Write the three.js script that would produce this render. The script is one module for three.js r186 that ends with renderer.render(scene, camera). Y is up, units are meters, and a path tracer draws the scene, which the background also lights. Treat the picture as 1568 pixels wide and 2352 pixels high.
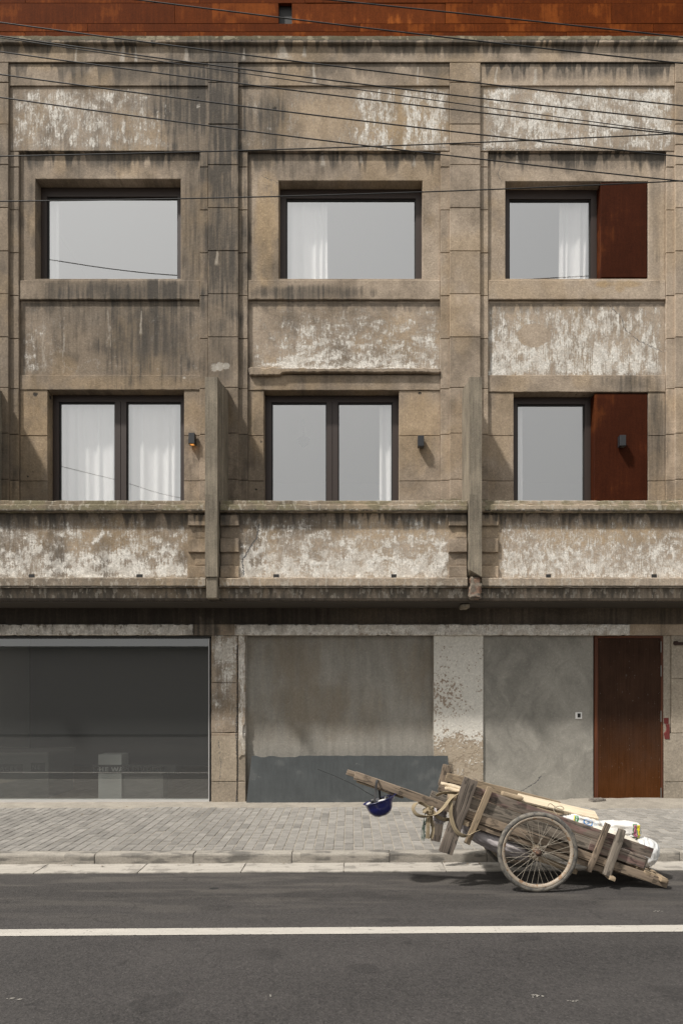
import * as THREE from 'three';
import { mergeGeometries } from 'three/addons/utils/BufferGeometryUtils.js';

// ---------------------------------------------------------------- camera, sky, sun, exposure
const scene = new THREE.Scene();
const CAMZ = 9.92, CAMY = 1.75, F = 1568;            // facade plane is z = 0, eye level 1.75 m, 24 mm shift lens
const camera = new THREE.PerspectiveCamera(2 * Math.atan(1176 / F) * 180 / Math.PI, 682 / 1024, 0.1, 1500);
camera.position.set(0, CAMY, CAMZ);
camera.setViewOffset(1568, 2352, -52, -416, 1568, 2352);
scene.add(camera);
const renderer = new THREE.WebGLRenderer({ antialias: true });
renderer.toneMapping = THREE.LinearToneMapping;
renderer.toneMappingExposure = 1.31;
renderer.shadowMap.enabled = true;
const SUN = new THREE.Vector3(-0.53, 1, 0.40).normalize();
{ // hazy overcast-bright sky with a broad aureole round the sun
  const W = 512, H = 256, a = new Float32Array(W * H * 4), d = new THREE.Vector3();
  for (let j = 0; j < H; j++) for (let i = 0; i < W; i++) {
    const ph = ((i + .5) / W - .5) * 2 * Math.PI, th = ((j + .5) / H - .5) * Math.PI;
    d.set(Math.cos(th) * Math.cos(ph), Math.sin(th), Math.cos(th) * Math.sin(ph));
    const ang = Math.acos(Math.min(1, Math.max(-1, d.dot(SUN)))) * 180 / Math.PI;
    const up = Math.max(0, d.y), hz = Math.exp(-up * 3.2);
    let r = .375 + .08 * hz, g = .379 + .079 * hz, b = .386 + .06 * hz;
    const au = 1.15 * Math.exp(-ang / 30);
    r += au * 1.02; g += au; b += au * .95;
    if (d.y < 0) { const k = Math.min(1, -d.y * 8); r += (.16 - r) * k; g += (.155 - g) * k; b += (.145 - b) * k; }
    a.set([r, g, b, 1], (j * W + i) * 4);
  }
  const t = new THREE.DataTexture(a, W, H, THREE.RGBAFormat, THREE.FloatType);
  t.mapping = THREE.EquirectangularReflectionMapping; t.magFilter = t.minFilter = THREE.LinearFilter; t.needsUpdate = true;
  scene.background = t; scene.environment = t;
}
const sun = new THREE.DirectionalLight(new THREE.Color(1, .952, .89), 3.6);
sun.position.copy(SUN).multiplyScalar(40); sun.target.position.set(0, 3, 1);
sun.castShadow = true; sun.shadow.radius = 6; sun.shadow.mapSize.set(4096, 4096);
Object.assign(sun.shadow.camera, { left: -16, right: 16, top: 16, bottom: -16, near: 1, far: 90 });
scene.add(sun, sun.target);

// ---------------------------------------------------------------- helpers
// position on the plane at depth z of a point measured on the drawing of the street elevation
const U = (d, z = 0) => (d - 836) * (CAMZ - z) / F, V = (d, z = 0) => CAMY - (d - 1592) * (CAMZ - z) / F;
let seed = 7; const rnd = () => (seed = (seed * 1664525 + 1013904223) >>> 0) / 4294967296;
const rr = (a, b) => a + (b - a) * rnd();
const PERM = new Float32Array(65536); for (let i = 0; i < 65536; i++) PERM[i] = rnd();
const H2 = (i, j) => PERM[((i * 73 + j * 157) ^ (j * 9277 + i * 3)) & 65535];
function vn(x, y) {
  const i = Math.floor(x), j = Math.floor(y); let u = x - i, v = y - j; u = u * u * (3 - 2 * u); v = v * v * (3 - 2 * v);
  const a = H2(i, j), b = H2(i + 1, j), c = H2(i, j + 1), e = H2(i + 1, j + 1);
  return a + (b - a) * u + (c - a) * v + (a - b - c + e) * u * v;
}
function fbm(x, y, o = 3) { let s = 0, w = .5, n = 0; for (let k = 0; k < o; k++) { s += w * vn(x, y); n += w; x = x * 2.03 + 17.3; y = y * 2.03 + 9.1; w *= .55; } return s / n; }
const sm = (a, b, x) => { x = (x - a) / (b - a); x = x < 0 ? 0 : x > 1 ? 1 : x; return x * x * (3 - 2 * x); };
const inb = (x, a, b, f) => sm(a - f, a + f, x) * (1 - sm(b - f, b + f, x));
const rgb = (r, g, b) => new THREE.Color().setRGB(r, g, b);
const s8 = v => { v = v < 0 ? 0 : v > 1 ? 1 : v; return 255 * (v <= .0031308 ? v * 12.92 : 1.055 * Math.pow(v, 1 / 2.4) - .055); };
function dtex(W, H, fn, srgb = true, wrap = THREE.RepeatWrapping) {      // fn(i, j, out[4]) gives linear colour
  const a = new Uint8Array(W * H * 4), o = [0, 0, 0, 0];
  for (let j = 0; j < H; j++) for (let i = 0; i < W; i++) {
    fn(i, j, o); const k = (j * W + i) * 4;
    if (srgb) { a[k] = s8(o[0]); a[k + 1] = s8(o[1]); a[k + 2] = s8(o[2]); } else a[k] = a[k + 1] = a[k + 2] = Math.max(0, Math.min(255, o[0] * 255));
    a[k + 3] = 255;
  }
  const t = new THREE.DataTexture(a, W, H, THREE.RGBAFormat); t.colorSpace = srgb ? THREE.SRGBColorSpace : THREE.NoColorSpace;
  t.wrapS = t.wrapT = wrap; t.magFilter = THREE.LinearFilter; t.minFilter = THREE.LinearMipmapLinearFilter; t.generateMipmaps = true; t.needsUpdate = true; return t;
}
const names = {};
function numbered(n) { const k = names[n] = (names[n] ?? -1) + 1; return k ? `${n}_${String(k).padStart(3, '0')}` : n; }
function mesh(name, geo, mat, parent) {
  const m = new THREE.Mesh(geo, mat); m.name = numbered(name); m.castShadow = m.receiveShadow = true; (parent || scene).add(m); return m;
}
function tag(o, label, category, group) { o.userData.label = label; o.userData.category = category; if (group) o.userData.group = group; return o; }
function thing(name, label, category, p = [0, 0, 0], group) { const g = new THREE.Group(); g.name = numbered(name); g.position.set(...p); scene.add(g); return tag(g, label, category, group); }
function group(name, parent) { const g = new THREE.Group(); g.name = numbered(name); parent.add(g); return g; }
const structure = o => { o.userData.kind = 'structure'; return o; };

// geometry
function facadeUV(g, T = TEX) {                     // elevation mapping in metres, side and top faces run on along depth
  if (g.index) g = g.toNonIndexed();
  const p = g.attributes.position, uv = new Float32Array(p.count * 2), a = new THREE.Vector3(), b = new THREE.Vector3(), c = new THREE.Vector3();
  for (let i = 0; i < p.count; i += 3) {
    a.fromBufferAttribute(p, i); b.fromBufferAttribute(p, i + 1); c.fromBufferAttribute(p, i + 2);
    const n = b.clone().sub(a).cross(c.clone().sub(a)).normalize(), sx = Math.abs(n.x) > .8, sy = Math.abs(n.y) > .8;
    [a, b, c].forEach((q, k) => { uv[(i + k) * 2] = (q.x + (sx ? q.z : 0) - T.x0) / T.w; uv[(i + k) * 2 + 1] = (q.y + (sy ? q.z * .5 : 0) - T.y0) / T.h; });
  }
  g.setAttribute('uv', new THREE.BufferAttribute(uv, 2)); return g;
}
const TEX = { x0: -5.9, y0: 0, w: 11.5, h: 11.5 };
function ext(shape, z0, z1, bev = .006) {
  const g = new THREE.ExtrudeGeometry(shape, { depth: z1 - z0 - 2 * bev, bevelEnabled: bev > 0, bevelThickness: bev, bevelSize: bev, bevelOffset: -bev, bevelSegments: 1, curveSegments: 6, steps: 1 });
  g.translate(0, 0, z0 + bev); return g;
}
function poly(pts) { const s = new THREE.Shape(); pts.forEach((p, i) => i ? s.lineTo(p[0], p[1]) : s.moveTo(p[0], p[1])); s.closePath(); return s; }
const rectS = (x0, x1, y0, y1) => poly([[x0, y0], [x1, y0], [x1, y1], [x0, y1]]);
const slab = (x0, x1, y0, y1, z1, z0 = -.34, bev = .006) => facadeUV(ext(rectS(x0, x1, y0, y1), z0, z1, bev));
// a slab whose edges have been knocked about
function worn(x0, x1, y0, y1, z1, z0, amp = .006, step = .05, sd = 1, bev = .008, sides = 'tb') {
  const P = []; const n = Math.max(1, Math.round((x1 - x0) / step)), m = Math.max(1, Math.round((y1 - y0) / step));
  const j = (k, q) => { const v = fbm(k * .9 + sd * 13.7, q + sd, 2) - .5; return amp * (v * 1.4 - (H2(k + sd * 31, q) > .9 ? .8 : 0)); };
  for (let k = 0; k < n; k++) P.push([x0 + (x1 - x0) * k / n, y0 - (sides.includes('b') ? j(k, 3) : 0)]);
  for (let k = 0; k < m; k++) P.push([x1 + (sides.includes('r') ? j(k, 5) : 0), y0 + (y1 - y0) * k / m]);
  for (let k = 0; k < n; k++) P.push([x1 - (x1 - x0) * k / n, y1 + (sides.includes('t') ? j(k, 7) : 0)]);
  for (let k = 0; k < m; k++) P.push([x0 - (sides.includes('l') ? j(k, 9) : 0), y1 - (y1 - y0) * k / m]);
  return facadeUV(ext(poly(P), z0, z1, bev));
}
function box(w, h, d, x, y, z) { const g = new THREE.BoxGeometry(w, h, d); g.translate(x, y, z); return g; }
function boxR(x0, x1, y0, y1, z0, z1) { return box(x1 - x0, y1 - y0, z1 - z0, (x0 + x1) / 2, (y0 + y1) / 2, (z0 + z1) / 2); }
// box with softened, uneven edges; uv in metres along its length
function rough(w, h, d, o = {}) {
  const { nx = 10, ny = 3, nz = 2, amp = .003, round = .004, sd = rnd() * 100, su = 1.2, sv = .3 } = o;
  const g = new THREE.BoxGeometry(w, h, d, nx, ny, nz), p = g.attributes.position, n = g.attributes.normal, uv = g.attributes.uv, ru = rnd(), rv = rnd();
  for (let i = 0; i < p.count; i++) {
    let x = p.getX(i), y = p.getY(i), z = p.getZ(i);
    const swap = Math.abs(n.getX(i)) > .5;
    uv.setXY(i, (swap ? z * .3 : x) / su + ru, (Math.abs(n.getY(i)) > .5 ? z : y) / sv + rv);
    const ex = Math.abs(x) > w / 2 - 1e-5, ey = Math.abs(y) > h / 2 - 1e-5, ez = Math.abs(z) > d / 2 - 1e-5, e = ex + ey + ez;
    const k1 = fbm(x * 9 + sd, y * 23 + z * 17 + sd, 2) - .5, k2 = fbm(x * 11 + sd + 40, y * 19 + z * 29, 2) - .5, k3 = fbm(x * 8 + sd + 80, y * 31 + z * 13, 2) - .5;
    const pull = e >= 2 ? round * (1 + 1.5 * k1) : 0;
    x += k3 * amp * (ex ? 3.5 : 0); y += k1 * amp * 2; z += k2 * amp * 2;
    if (pull) { if (ex) x -= Math.sign(x) * pull; if (ey) y -= Math.sign(y) * pull; if (ez) z -= Math.sign(z) * pull; }
    p.setXYZ(i, x, y, z);
  }
  g.computeVertexNormals(); return g;
}
function tube(pts, r, seg = 24, rad = 6, closed = false) { return new THREE.TubeGeometry(new THREE.CatmullRomCurve3(pts.map(p => new THREE.Vector3(...p)), closed), seg, r, rad, closed); }
// flat strap swept along points
function strap(pts, w, t, seg = 30, across = [0, 0, 1]) {
  const c = new THREE.CatmullRomCurve3(pts.map(p => new THREE.Vector3(...p))), pos = [], idx = [], A = new THREE.Vector3(...across), uv = [];
  for (let i = 0; i <= seg; i++) {
    const p = c.getPointAt(i / seg), tg = c.getTangentAt(i / seg), side = A.clone().addScaledVector(tg, -A.dot(tg)).normalize();
    const nr = new THREE.Vector3().crossVectors(tg, side).normalize(), ww = w * (1 + .25 * (vn(i * .4, w * 900) - .5));
    for (const [a, b] of [[-1, -1], [0, -1.5], [1, -1], [1, 1], [0, .6], [-1, 1]]) { const q = p.clone().addScaledVector(side, a * ww / 2).addScaledVector(nr, b * t / 2); pos.push(q.x, q.y, q.z); uv.push(i / seg, (a + 1) / 2); }
  }
  for (let i = 0; i < seg; i++) for (let k = 0; k < 6; k++) { const a = i * 6 + k, b = i * 6 + (k + 1) % 6; idx.push(a, b, a + 6, b, b + 6, a + 6); }
  const g = new THREE.BufferGeometry(); g.setAttribute('position', new THREE.Float32BufferAttribute(pos, 3)); g.setAttribute('uv', new THREE.Float32BufferAttribute(uv, 2)); g.setIndex(idx); g.computeVertexNormals(); return g;
}

// ---------------------------------------------------------------- facade colour and relief, one sheet for the whole elevation
const WW = [ // whitewash remains: x0 x1 y0 y1 strength towards-bottom
  [24, 476, 198, 340, -.055, 0], [552, 1030, 198, 340, -.01, 0], [1108, 1548, 196, 340, .075, -.08],
  [46, 457, 694, 853, -.13, .05], [572, 1009, 696, 846, .02, .22], [1122, 1527, 696, 856, .06, .12],
  [-40, 431, 1185, 1327, .02, .26], [551, 1029, 1182, 1327, .04, .26], [1146, 1620, 1185, 1327, .015, .22],
  [-40, 445, 1434, 1459, .24, 0], [540, 1446, 1434, 1459, .24, 0], [488, 546, 1459, 1690, .02, -.16], [549, 566, 1459, 1735, .16, 0],
];
const SOOT = [ // x y rx ry strength
  [425, 245, 80, 110, .85], [512, 260, 60, 210, .92], [512, 540, 60, 280, .82], [620, 280, 34, 80, .7], [500, 120, 110, 42, .65], [300, 667, 170, 30, .82], [330, 770, 130, 120, .72], [200, 720, 120, 50, .42],
  [512, 780, 45, 110, .55], [440, 560, 30, 180, .55], [30, 300, 30, 200, .35], [700, 667, 160, 16, .7], [1460, 875, 70, 26, .65], [1300, 160, 200, 20, .5], [1508, 1000, 26, 170, .6], [700, 1200, 110, 34, .5], [580, 1250, 26, 80, .5],
  [60, 1410, 400, 44, .8], [620, 1410, 160, 38, .7], [470, 1450, 44, 44, .75], [1520, 1510, 16, 110, .5], [512, 1580, 16, 60, .45], [90, 1190, 160, 22, .4], [1320, 1192, 260, 16, .5], [250, 300, 120, 60, .2], [10, 1000, 30, 200, .45], [1510, 500, 14, 160, .35],
  [1040, 240, 30, 80, .25], [690, 370, 110, 30, .4], [1300, 362, 180, 20, .45], [1490, 120, 90, 30, .45], [560, 900, 14, 180, .4]];
const OCHRE = [[1395, 647, 22, 9, .9], [1450, 647, 26, 7, .7], [1425, 652, 12, 14, .6], [610, 520, 30, 130, .7], [930, 270, 100, 70, .7], [770, 270, 120, 60, .35], [70, 1010, 50, 120, .5], [590, 960, 22, 90, .35], [960, 980, 50, 90, .45], [1160, 960, 30, 110, .35], [260, 1240, 130, 40, .4], [900, 1215, 200, 26, .4], [1400, 1225, 170, 30, .55], [300, 875, 160, 20, .4], [100, 130, 60, 30, .35], [700, 130, 60, 30, .3], [170, 120, 30, 30, .3]];
const DRIP = [ // y x0 x1 length strength
  [143, 22, 478, 26, .6], [143, 547, 1032, 18, .5], [143, 1104, 1548, 22, .8], [98, -40, 1600, 20, .7], [342, 46, 460, 22, .75], [342, 569, 1011, 26, .75], [342, 1122, 1530, 26, .85],
  [688, 46, 460, 16, .5], [688, 569, 1011, 14, .4], [688, 1122, 1530, 14, .4], [1174, -40, 470, 24, .75], [1174, 503, 1074, 26, .75], [1174, 1110, 1620, 22, .8], [1348, -40, 1620, 22, .7], [645, 100, 440, 34, .35],
];
const WDRIP = [[175, 110, 144, 4], [283, 106, 144, 7], [311, 108, 144, 4], [429, 108, 143, 8], [560, 110, 140, 5], [650, 108, 136, 22], [700, 106, 132, 7], [120, 145, 150, 3], [720, 145, 190, 6], [960, 150, 192, 4], [1140, 150, 190, 5], [1230, 155, 192, 8], [244, 700, 790, 7], [320, 705, 760, 4], [95, 700, 840, 6], [140, 720, 850, 4], [740, 346, 372, 8], [830, 346, 365, 6], [950, 346, 372, 5], [1190, 346, 368, 5], [330, 1190, 1290, 12], [85, 1185, 1290, 8], [515, 1480, 1520, 9], [500, 575, 610, 6]];
const PIT = [[455, 219, 2.4], [455, 238, 6, 1], [76, 900, 5], [410, 1000, 4], [965, 898, 4], [1330, 908, 1.6], [1350, 910, 1.6], [58, 1090, 2], [70, 1080, 2], [630, 245, 5], [598, 1010, 2.5], [586, 1120, 2.5], [605, 930, 2], [420, 862, 3, 1], [580, 100, 2], [492, 845, 9, 1], [505, 842, 9, 1], [520, 841, 7, 1]];
function paint(x, y, o) {
  const big = fbm(x / 150 + 3, y / 150, 3), mid = fbm(x / 36 + 7, y / 36, 3), st = fbm(x / 5.5, y / 85 + 3, 3), fine = fbm(x / 2.3, y / 2.3, 2), sp = H2((x * 1.13) | 0, (y * 1.13) | 0);
  const t = sm(.3, .7, big * .55 + mid * .35 + st * .1 + (x - 650) * .00017);
  let r = .212 + .196 * t, g = .167 + .162 * t, b = .124 + .132 * t, h = .5 + (fine - .5) * .35 + (sp - .5) * .3;
  let oc = sm(.52, .74, fbm(x / 70 + 31, y / 95 + 5, 3)) * .3, so = sm(.54, .74, fbm(x / 60 + 91, y / 120 + 45, 4)) * (.34 - .2 * sm(450, 1100, x));
  { const dk = 1 - .36 * sm(.50, .72, .6 * fbm(x / 24 + 61, y / 46, 3) + .4 * st) * (1 - .75 * sm(450, 1100, x)); r *= dk; g *= dk; b *= dk * .98; }
  const rag = (mid - .5) * 1.5 + (st - .5) * .9;
  for (const q of OCHRE) { const e = ((x - q[0]) / q[2]) ** 2 + ((y - q[1]) / q[3]) ** 2; if (e < 3) oc = Math.max(oc, q[4] * (1 - sm(.1, 1.6, e - rag))); }
  for (const q of SOOT) { const e = ((x - q[0]) / q[2]) ** 2 + ((y - q[1]) / q[3]) ** 2; if (e < 3.5) so = Math.max(so, q[4] * (1 - sm(-.2, 1.7, e - rag * 1.3))); }
  const ground = y > 1459 && x > 480;
  if (ground) { oc *= .3; so *= .6; }
  r += (.36 - r) * oc; g += (.255 - g) * oc; b += (.14 - b) * oc;
  // whitewash remains
  for (const q of WW) if (x > q[0] && x < q[1] && y > q[2] && y < q[3]) {
    const e = Math.min(x - q[0], q[1] - x, y - q[2], q[3] - y), v = (y - q[2]) / (q[3] - q[2]);
    const qa = q[0] * .37 + q[2] * 1.7, fx = 1 + .5 * Math.sin(q[0] * 1.3 + q[2]), fy = 1 + .45 * Math.cos(q[0] + q[2] * .7);
    const wx = x + 14 * (fbm(x / 20 + qa, y / 20, 2) - .5), wy = y + 14 * (fbm(x / 20, y / 20 + qa, 2) - .5), peel = fbm(wx / (15 * fx) + qa, wy / (17 * fy) + qa, 4), drag = fbm(x / (2.2 * fx) + qa, y / (19 * fy) + qa, 3), fl = fbm(x / 1.5 + qa, y / (2.4 * fy), 2);
    let k = .44 * peel + .28 * drag + .20 * fl + .08 * fbm(x / 60 + qa, y / 60, 2) + q[4] + q[5] * (v - .45) - .10 * (1 - sm(0, 14, e));
    if (q[3] === 340) { if (q[0] < 30) k += .07 - .2 * sm(300, 420, x); else if (q[0] < 600) k += -.13 + .2 * sm(790, 850, x) - .14 * inb(x, 905, 925, 6); }
    if (q[2] === 696 && q[0] < 600) k += -.16 + .16 * sm(600, 670, x);
    if (q[0] === 1122) { const e2 = ((x - 1229) / 40) ** 2 + ((y - 762) / 28) ** 2; k -= .3 * (1 - sm(.7, 1.1, e2 + (mid - .5) * .7)); }
    if (q[2] === 694) k += .12 * (1 - sm(60, 150, x)) - .05;
    const w = sm(.505, .63, k) * (.7 + .3 * sm(.4, .6, fbm(x / 12 + qa, y / 16, 3))), wv = .86 + .28 * (fine - .3);
    r += (.70 * wv - r) * w; g += (.665 * wv - g) * w; b += (.605 * wv - b) * w; h += .22 * w; oc *= 1 - w; so *= 1 - w * .75;
    const gh = sm(.40, .53, k) * .42 * (1 - w); r += (.36 - r) * gh; g += (.33 - g) * gh; b += (.29 - b) * gh;
  }
  // drips below ledges
  for (const q of DRIP) if (x > q[1] && x < q[2] && y > q[0] - 1 && y < q[0] + q[3] * 2.2) {
    const L = q[3] * (.12 + 1.9 * sm(.36, .64, .28 * vn(x / 6.5 + q[0], 4.2) + .34 * vn(x / 17 + q[0], 8.2) + .38 * fbm(x / 55, q[0], 2)));
    so = Math.max(so, q[4] * (1 - sm(L * .4, L * 1.15, y - q[0])));
  }
  for (const q of WDRIP) if (Math.abs(x - q[0]) < q[3] * 1.6 && y > q[1] && y < q[2] + 4) { const e = Math.abs(x - q[0] + (mid - .5) * 8) / (q[3] * (.35 + .65 * (y - q[1]) / (q[2] - q[1]))) + .9 * (fbm(x / 2.2, y / 9, 2) - .5), k = (1 - sm(.3, 1.2, e)) * (q[2] - q[1] > 55 ? .34 * sm(.35, .6, fbm(x / 3, y / 12, 2)) : .6) * (1 - sm(q[2] - 6, q[2] + 3, y)); r += (.50 - r) * k; g += (.46 - g) * k; b += (.40 - b) * k; so *= 1 - k; }
  so *= 1.05 + .9 * (st - .5) + .3 * (fine - .5);
  so = so < 0 ? 0 : so > .93 ? .93 : so;
  r += (.054 - r) * so; g += (.047 - g) * so; b += (.039 - b) * so;
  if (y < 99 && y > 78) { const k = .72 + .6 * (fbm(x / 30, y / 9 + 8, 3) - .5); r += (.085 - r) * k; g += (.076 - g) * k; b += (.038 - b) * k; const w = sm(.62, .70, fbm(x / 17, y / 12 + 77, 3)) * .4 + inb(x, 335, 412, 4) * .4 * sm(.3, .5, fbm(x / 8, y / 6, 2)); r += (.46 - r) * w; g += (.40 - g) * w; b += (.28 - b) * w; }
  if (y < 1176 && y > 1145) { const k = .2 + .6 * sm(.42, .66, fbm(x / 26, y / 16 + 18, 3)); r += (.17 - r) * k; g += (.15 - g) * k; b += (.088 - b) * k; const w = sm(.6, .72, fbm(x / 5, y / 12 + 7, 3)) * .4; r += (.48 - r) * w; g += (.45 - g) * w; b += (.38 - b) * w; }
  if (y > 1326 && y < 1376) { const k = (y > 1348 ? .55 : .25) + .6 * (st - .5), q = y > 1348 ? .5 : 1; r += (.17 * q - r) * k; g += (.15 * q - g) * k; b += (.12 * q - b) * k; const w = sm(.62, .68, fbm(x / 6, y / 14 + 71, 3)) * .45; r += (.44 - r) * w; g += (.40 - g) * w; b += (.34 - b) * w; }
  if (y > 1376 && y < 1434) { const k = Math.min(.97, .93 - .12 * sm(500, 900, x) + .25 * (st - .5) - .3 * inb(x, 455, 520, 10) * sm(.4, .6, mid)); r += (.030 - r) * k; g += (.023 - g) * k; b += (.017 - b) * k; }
  if (ground && x > 564 && x < 996) { // cement render infill, brown cloudy top; sunlit band below it painted paler
    const c = .6 * fbm(x / 75, y / 80 + 40, 4) + .4 * fbm(x / 22, y / 60 + 40, 3), v = fbm(x / 9 + 70, y / 70, 3), k = .94; const br = sm(.28, .74, c + .2 * (v - .5)) * (1 - .95 * sm(1650, 1720, y + (mid - .5) * 60));
    const l = .86 + .34 * (v - .5) + .12 * (fine - .5);
    r += ((.290 - .075 * br) * l - r) * k; g += ((.275 - .088 * br) * l - g) * k; b += ((.242 - .095 * br) * l - b) * k; h = .5 + (v - .5) * .3 + (fine - .5) * .15;
  } else if (ground && x >= 994 && x < 1110) { // whitewashed pier, plaster lost lower down
    const k0 = .3 * fbm(x / 20, y / 24, 4) + .7 * fbm(x / 3.6, y / 3.8, 3), lo = sm(1660, 1730, y + (mid - .5) * 60), chip = .15 * inb(y, 1545, 1650, 45) * (1 - sm(1040, 1085, x));
    const w = sm(.40, .46, k0 + .13 - .40 * lo - chip + (1110 - x) * .0001) * .95, wv = .9 + .2 * fine;
    r += (.37 - r) * .8; g += (.31 - g) * .8; b += (.235 - b) * .8;
    const brn = (1 - w) * (1 - lo) * .5; r += (.2 - r) * brn; g += (.14 - g) * brn; b += (.11 - b) * brn;
    r += (.60 * wv - r) * w; g += (.575 * wv - g) * w; b += (.52 * wv - b) * w; h = .4 + .4 * w + (fine - .5) * .3;
    if (lo > .3 && fbm(x / 7, y / 4, 3) > .62) { h -= .3; r *= .82; g *= .8; b *= .78; }
  } else if (ground && x >= 1110 && x < 1366) { // smooth trowelled cement
    const wx = fbm(x / 50, y / 60, 3) * 70, c = fbm((x + wx) / 50 + 8, (y + wx) / 70, 4), tr = fbm((x + wx * 2) / 16, (y - wx) / 40 + 60, 3), l = .86 + .62 * (c - .5) + .3 * (tr - .5) + .06 * (fine - .5);
    r = .292 * l; g = .277 * l; b = .243 * l; h = .5 + (tr - .5) * .4 + (fine - .5) * .08;
  } else if (ground && x >= 1366) { const l = .9 + .3 * (mid - .5) + .2 * (fine - .5), k = .7; r += (.32 * l - r) * k; g += (.285 * l - g) * k; b += (.23 * l - b) * k; }
  else if (ground && y > 1690) { r += (.33 - r) * .5; g += (.285 - g) * .5; b += (.22 - b) * .5; }
  const gr = (ground && x > 564 && x < 1366 ? .45 : 1) * (.26 * (sp - .5) + .26 * (fine - .5) + .34 * (fbm(x / 3.4 + 9, y / 3.4, 2) - .5)); r *= 1 + gr; g *= 1 + gr; b *= 1 + gr;
  if (sp > .985 && fine > .5) { r *= 1.5; g *= 1.5; b *= 1.5; }
  for (const q of PIT) { const e = ((x - q[0]) ** 2 + (y - q[1]) ** 2) / (q[2] * q[2]); if (e < 1.4) { const k = 1 - sm(.4, 1.3, e + (fine - .5) * 1.8 + (mid - .5) * 2); if (q[3]) { r += (.45 - r) * k * .6; g += (.42 - g) * k * .6; b += (.37 - b) * k * .6; h -= k * .3; } else { r += (.03 - r) * k; g += (.025 - g) * k; b += (.02 - b) * k; h -= k * .6; } } }
  o[0] = r; o[1] = g; o[2] = b; o[3] = h;
}
const TS = 2048, facadeCol = new Float32Array(TS * TS * 3), facadeH = new Float32Array(TS * TS);
{
  const o = [0, 0, 0, 0];
  for (let j = 0; j < TS; j++) for (let i = 0; i < TS; i++) {
    const X = TEX.x0 + (i + .5) / TS * TEX.w, Y = (j + .5) / TS * TEX.h, S = Y > 3.04 && Y < 4.47 ? F / 9.3 : F / CAMZ;
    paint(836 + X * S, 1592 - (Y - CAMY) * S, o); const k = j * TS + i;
    facadeCol[k * 3] = o[0]; facadeCol[k * 3 + 1] = o[1]; facadeCol[k * 3 + 2] = o[2]; facadeH[k] = o[3];
  }
  // hairline cracks, drawn over the sheet
  const crack = (pts, w, dark = .25, front = false) => {
    const S = front ? F / 9.3 : F / CAMZ;
    for (let s = 0; s < pts.length - 1; s++) {
      const [ax, ay] = pts[s], [bx, by] = pts[s + 1], n = Math.ceil(Math.hypot(bx - ax, by - ay) * 2);
      for (let q = 0; q <= n; q++) {
        const dx = ax + (bx - ax) * q / n + (vn(q * .3 + ax, ay) - .5) * 3, dy = ay + (by - ay) * q / n + (vn(q * .3, bx) - .5) * 3;
        const X = (dx - 836) / S, Y = CAMY - (dy - 1592) / S, ci = (X - TEX.x0) / TEX.w * TS, cj = Y / TEX.h * TS, R = w * (.3 + .55 * vn(q * .2, ax));
        for (let jj = Math.floor(cj - R); jj <= cj + R; jj++) for (let ii = Math.floor(ci - R); ii <= ci + R; ii++) {
          if (ii < 0 || jj < 0 || ii >= TS || jj >= TS || Math.hypot(ii - ci, jj - cj) > R) continue; const k = jj * TS + ii;
          for (let c = 0; c < 3; c++) facadeCol[k * 3 + c] = Math.min(facadeCol[k * 3 + c], .32 * dark); facadeH[k] = Math.min(facadeH[k], .05);
        }
      }
    }
  };
  crack([[1242, 1785], [1230, 1800], [1215, 1808], [1200, 1818], [1180, 1824]], 1.2); crack([[1152, 405], [1145, 390], [1150, 375], [1158, 368]], .8); crack([[1400, 690], [1430, 720], [1440, 750], [1470, 775], [1525, 800]], .9);
  crack([[545, 1480], [546, 1560], [545, 1620], [542, 1690], [546, 1760], [543, 1848]], 1.5, .3); crack([[560, 1320], [556, 1290], [572, 1262], [590, 1235], [594, 1205]], 1.6, .3, true); crack([[262, 385], [258, 410]], .7); crack([[600, 395], [640, 412]], .7);
  crack([[502, 1700], [508, 1760], [504, 1800]], .8); crack([[1010, 335], [1060, 331], [1100, 338], [1200, 339], [1330, 338], [1440, 341]], .8); crack([[590, 1392], [612, 1400], [640, 1394]], .9, .6); crack([[610, 1398], [612, 1430]], .9, .6);
}
const facadeMap = dtex(TS, TS, (i, j, o) => { const k = (j * TS + i) * 3; o[0] = facadeCol[k]; o[1] = facadeCol[k + 1]; o[2] = facadeCol[k + 2]; }, true, THREE.MirroredRepeatWrapping);
const facadeBump = dtex(TS, TS, (i, j, o) => { o[0] = facadeH[j * TS + i]; }, false, THREE.MirroredRepeatWrapping);
const std = p => new THREE.MeshStandardMaterial({ roughness: .9, ...p });
const M = {};
M.facade = std({ map: facadeMap, bumpMap: facadeBump, bumpScale: .006, roughness: .93 });
// plain weathered concrete for the free-standing fins, kerbs and beams (2 x 4 m)
const conc = (w, h, fn) => dtex(w, h, fn);
M.fin = std({ map: conc(512, 1024, (i, j, o) => { const x = i / 2.6, y = j / 2.6, s = fbm(x / 4, y / 70, 3), m = fbm(x / 30, y / 40, 3), f = fbm(x / 1.5, y / 1.5, 2), l = .78 + .5 * (m - .5) + .55 * (s - .5) + .4 * (f - .5); o[0] = .285 * l; o[1] = .243 * l; o[2] = .182 * l; }), bumpMap: facadeBump, bumpScale: .006 });
M.kerb = std({ map: conc(1024, 256, (i, j, o) => { const x = i / 4, y = j / 4, m = fbm(x / 22, y / 8, 4), f = fbm(x / 1.2, y / 1.2, 2), k = sm(.48, .68, fbm(x / 30 + 9, y / 9 + 4, 4)), l = .87 + .5 * (m - .5) + .3 * (f - .5); o[0] = (.355 - .19 * k) * l; o[1] = (.325 - .172 * k) * l; o[2] = (.28 - .145 * k) * l; }), bumpMap: facadeBump, bumpScale: .004 });
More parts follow.
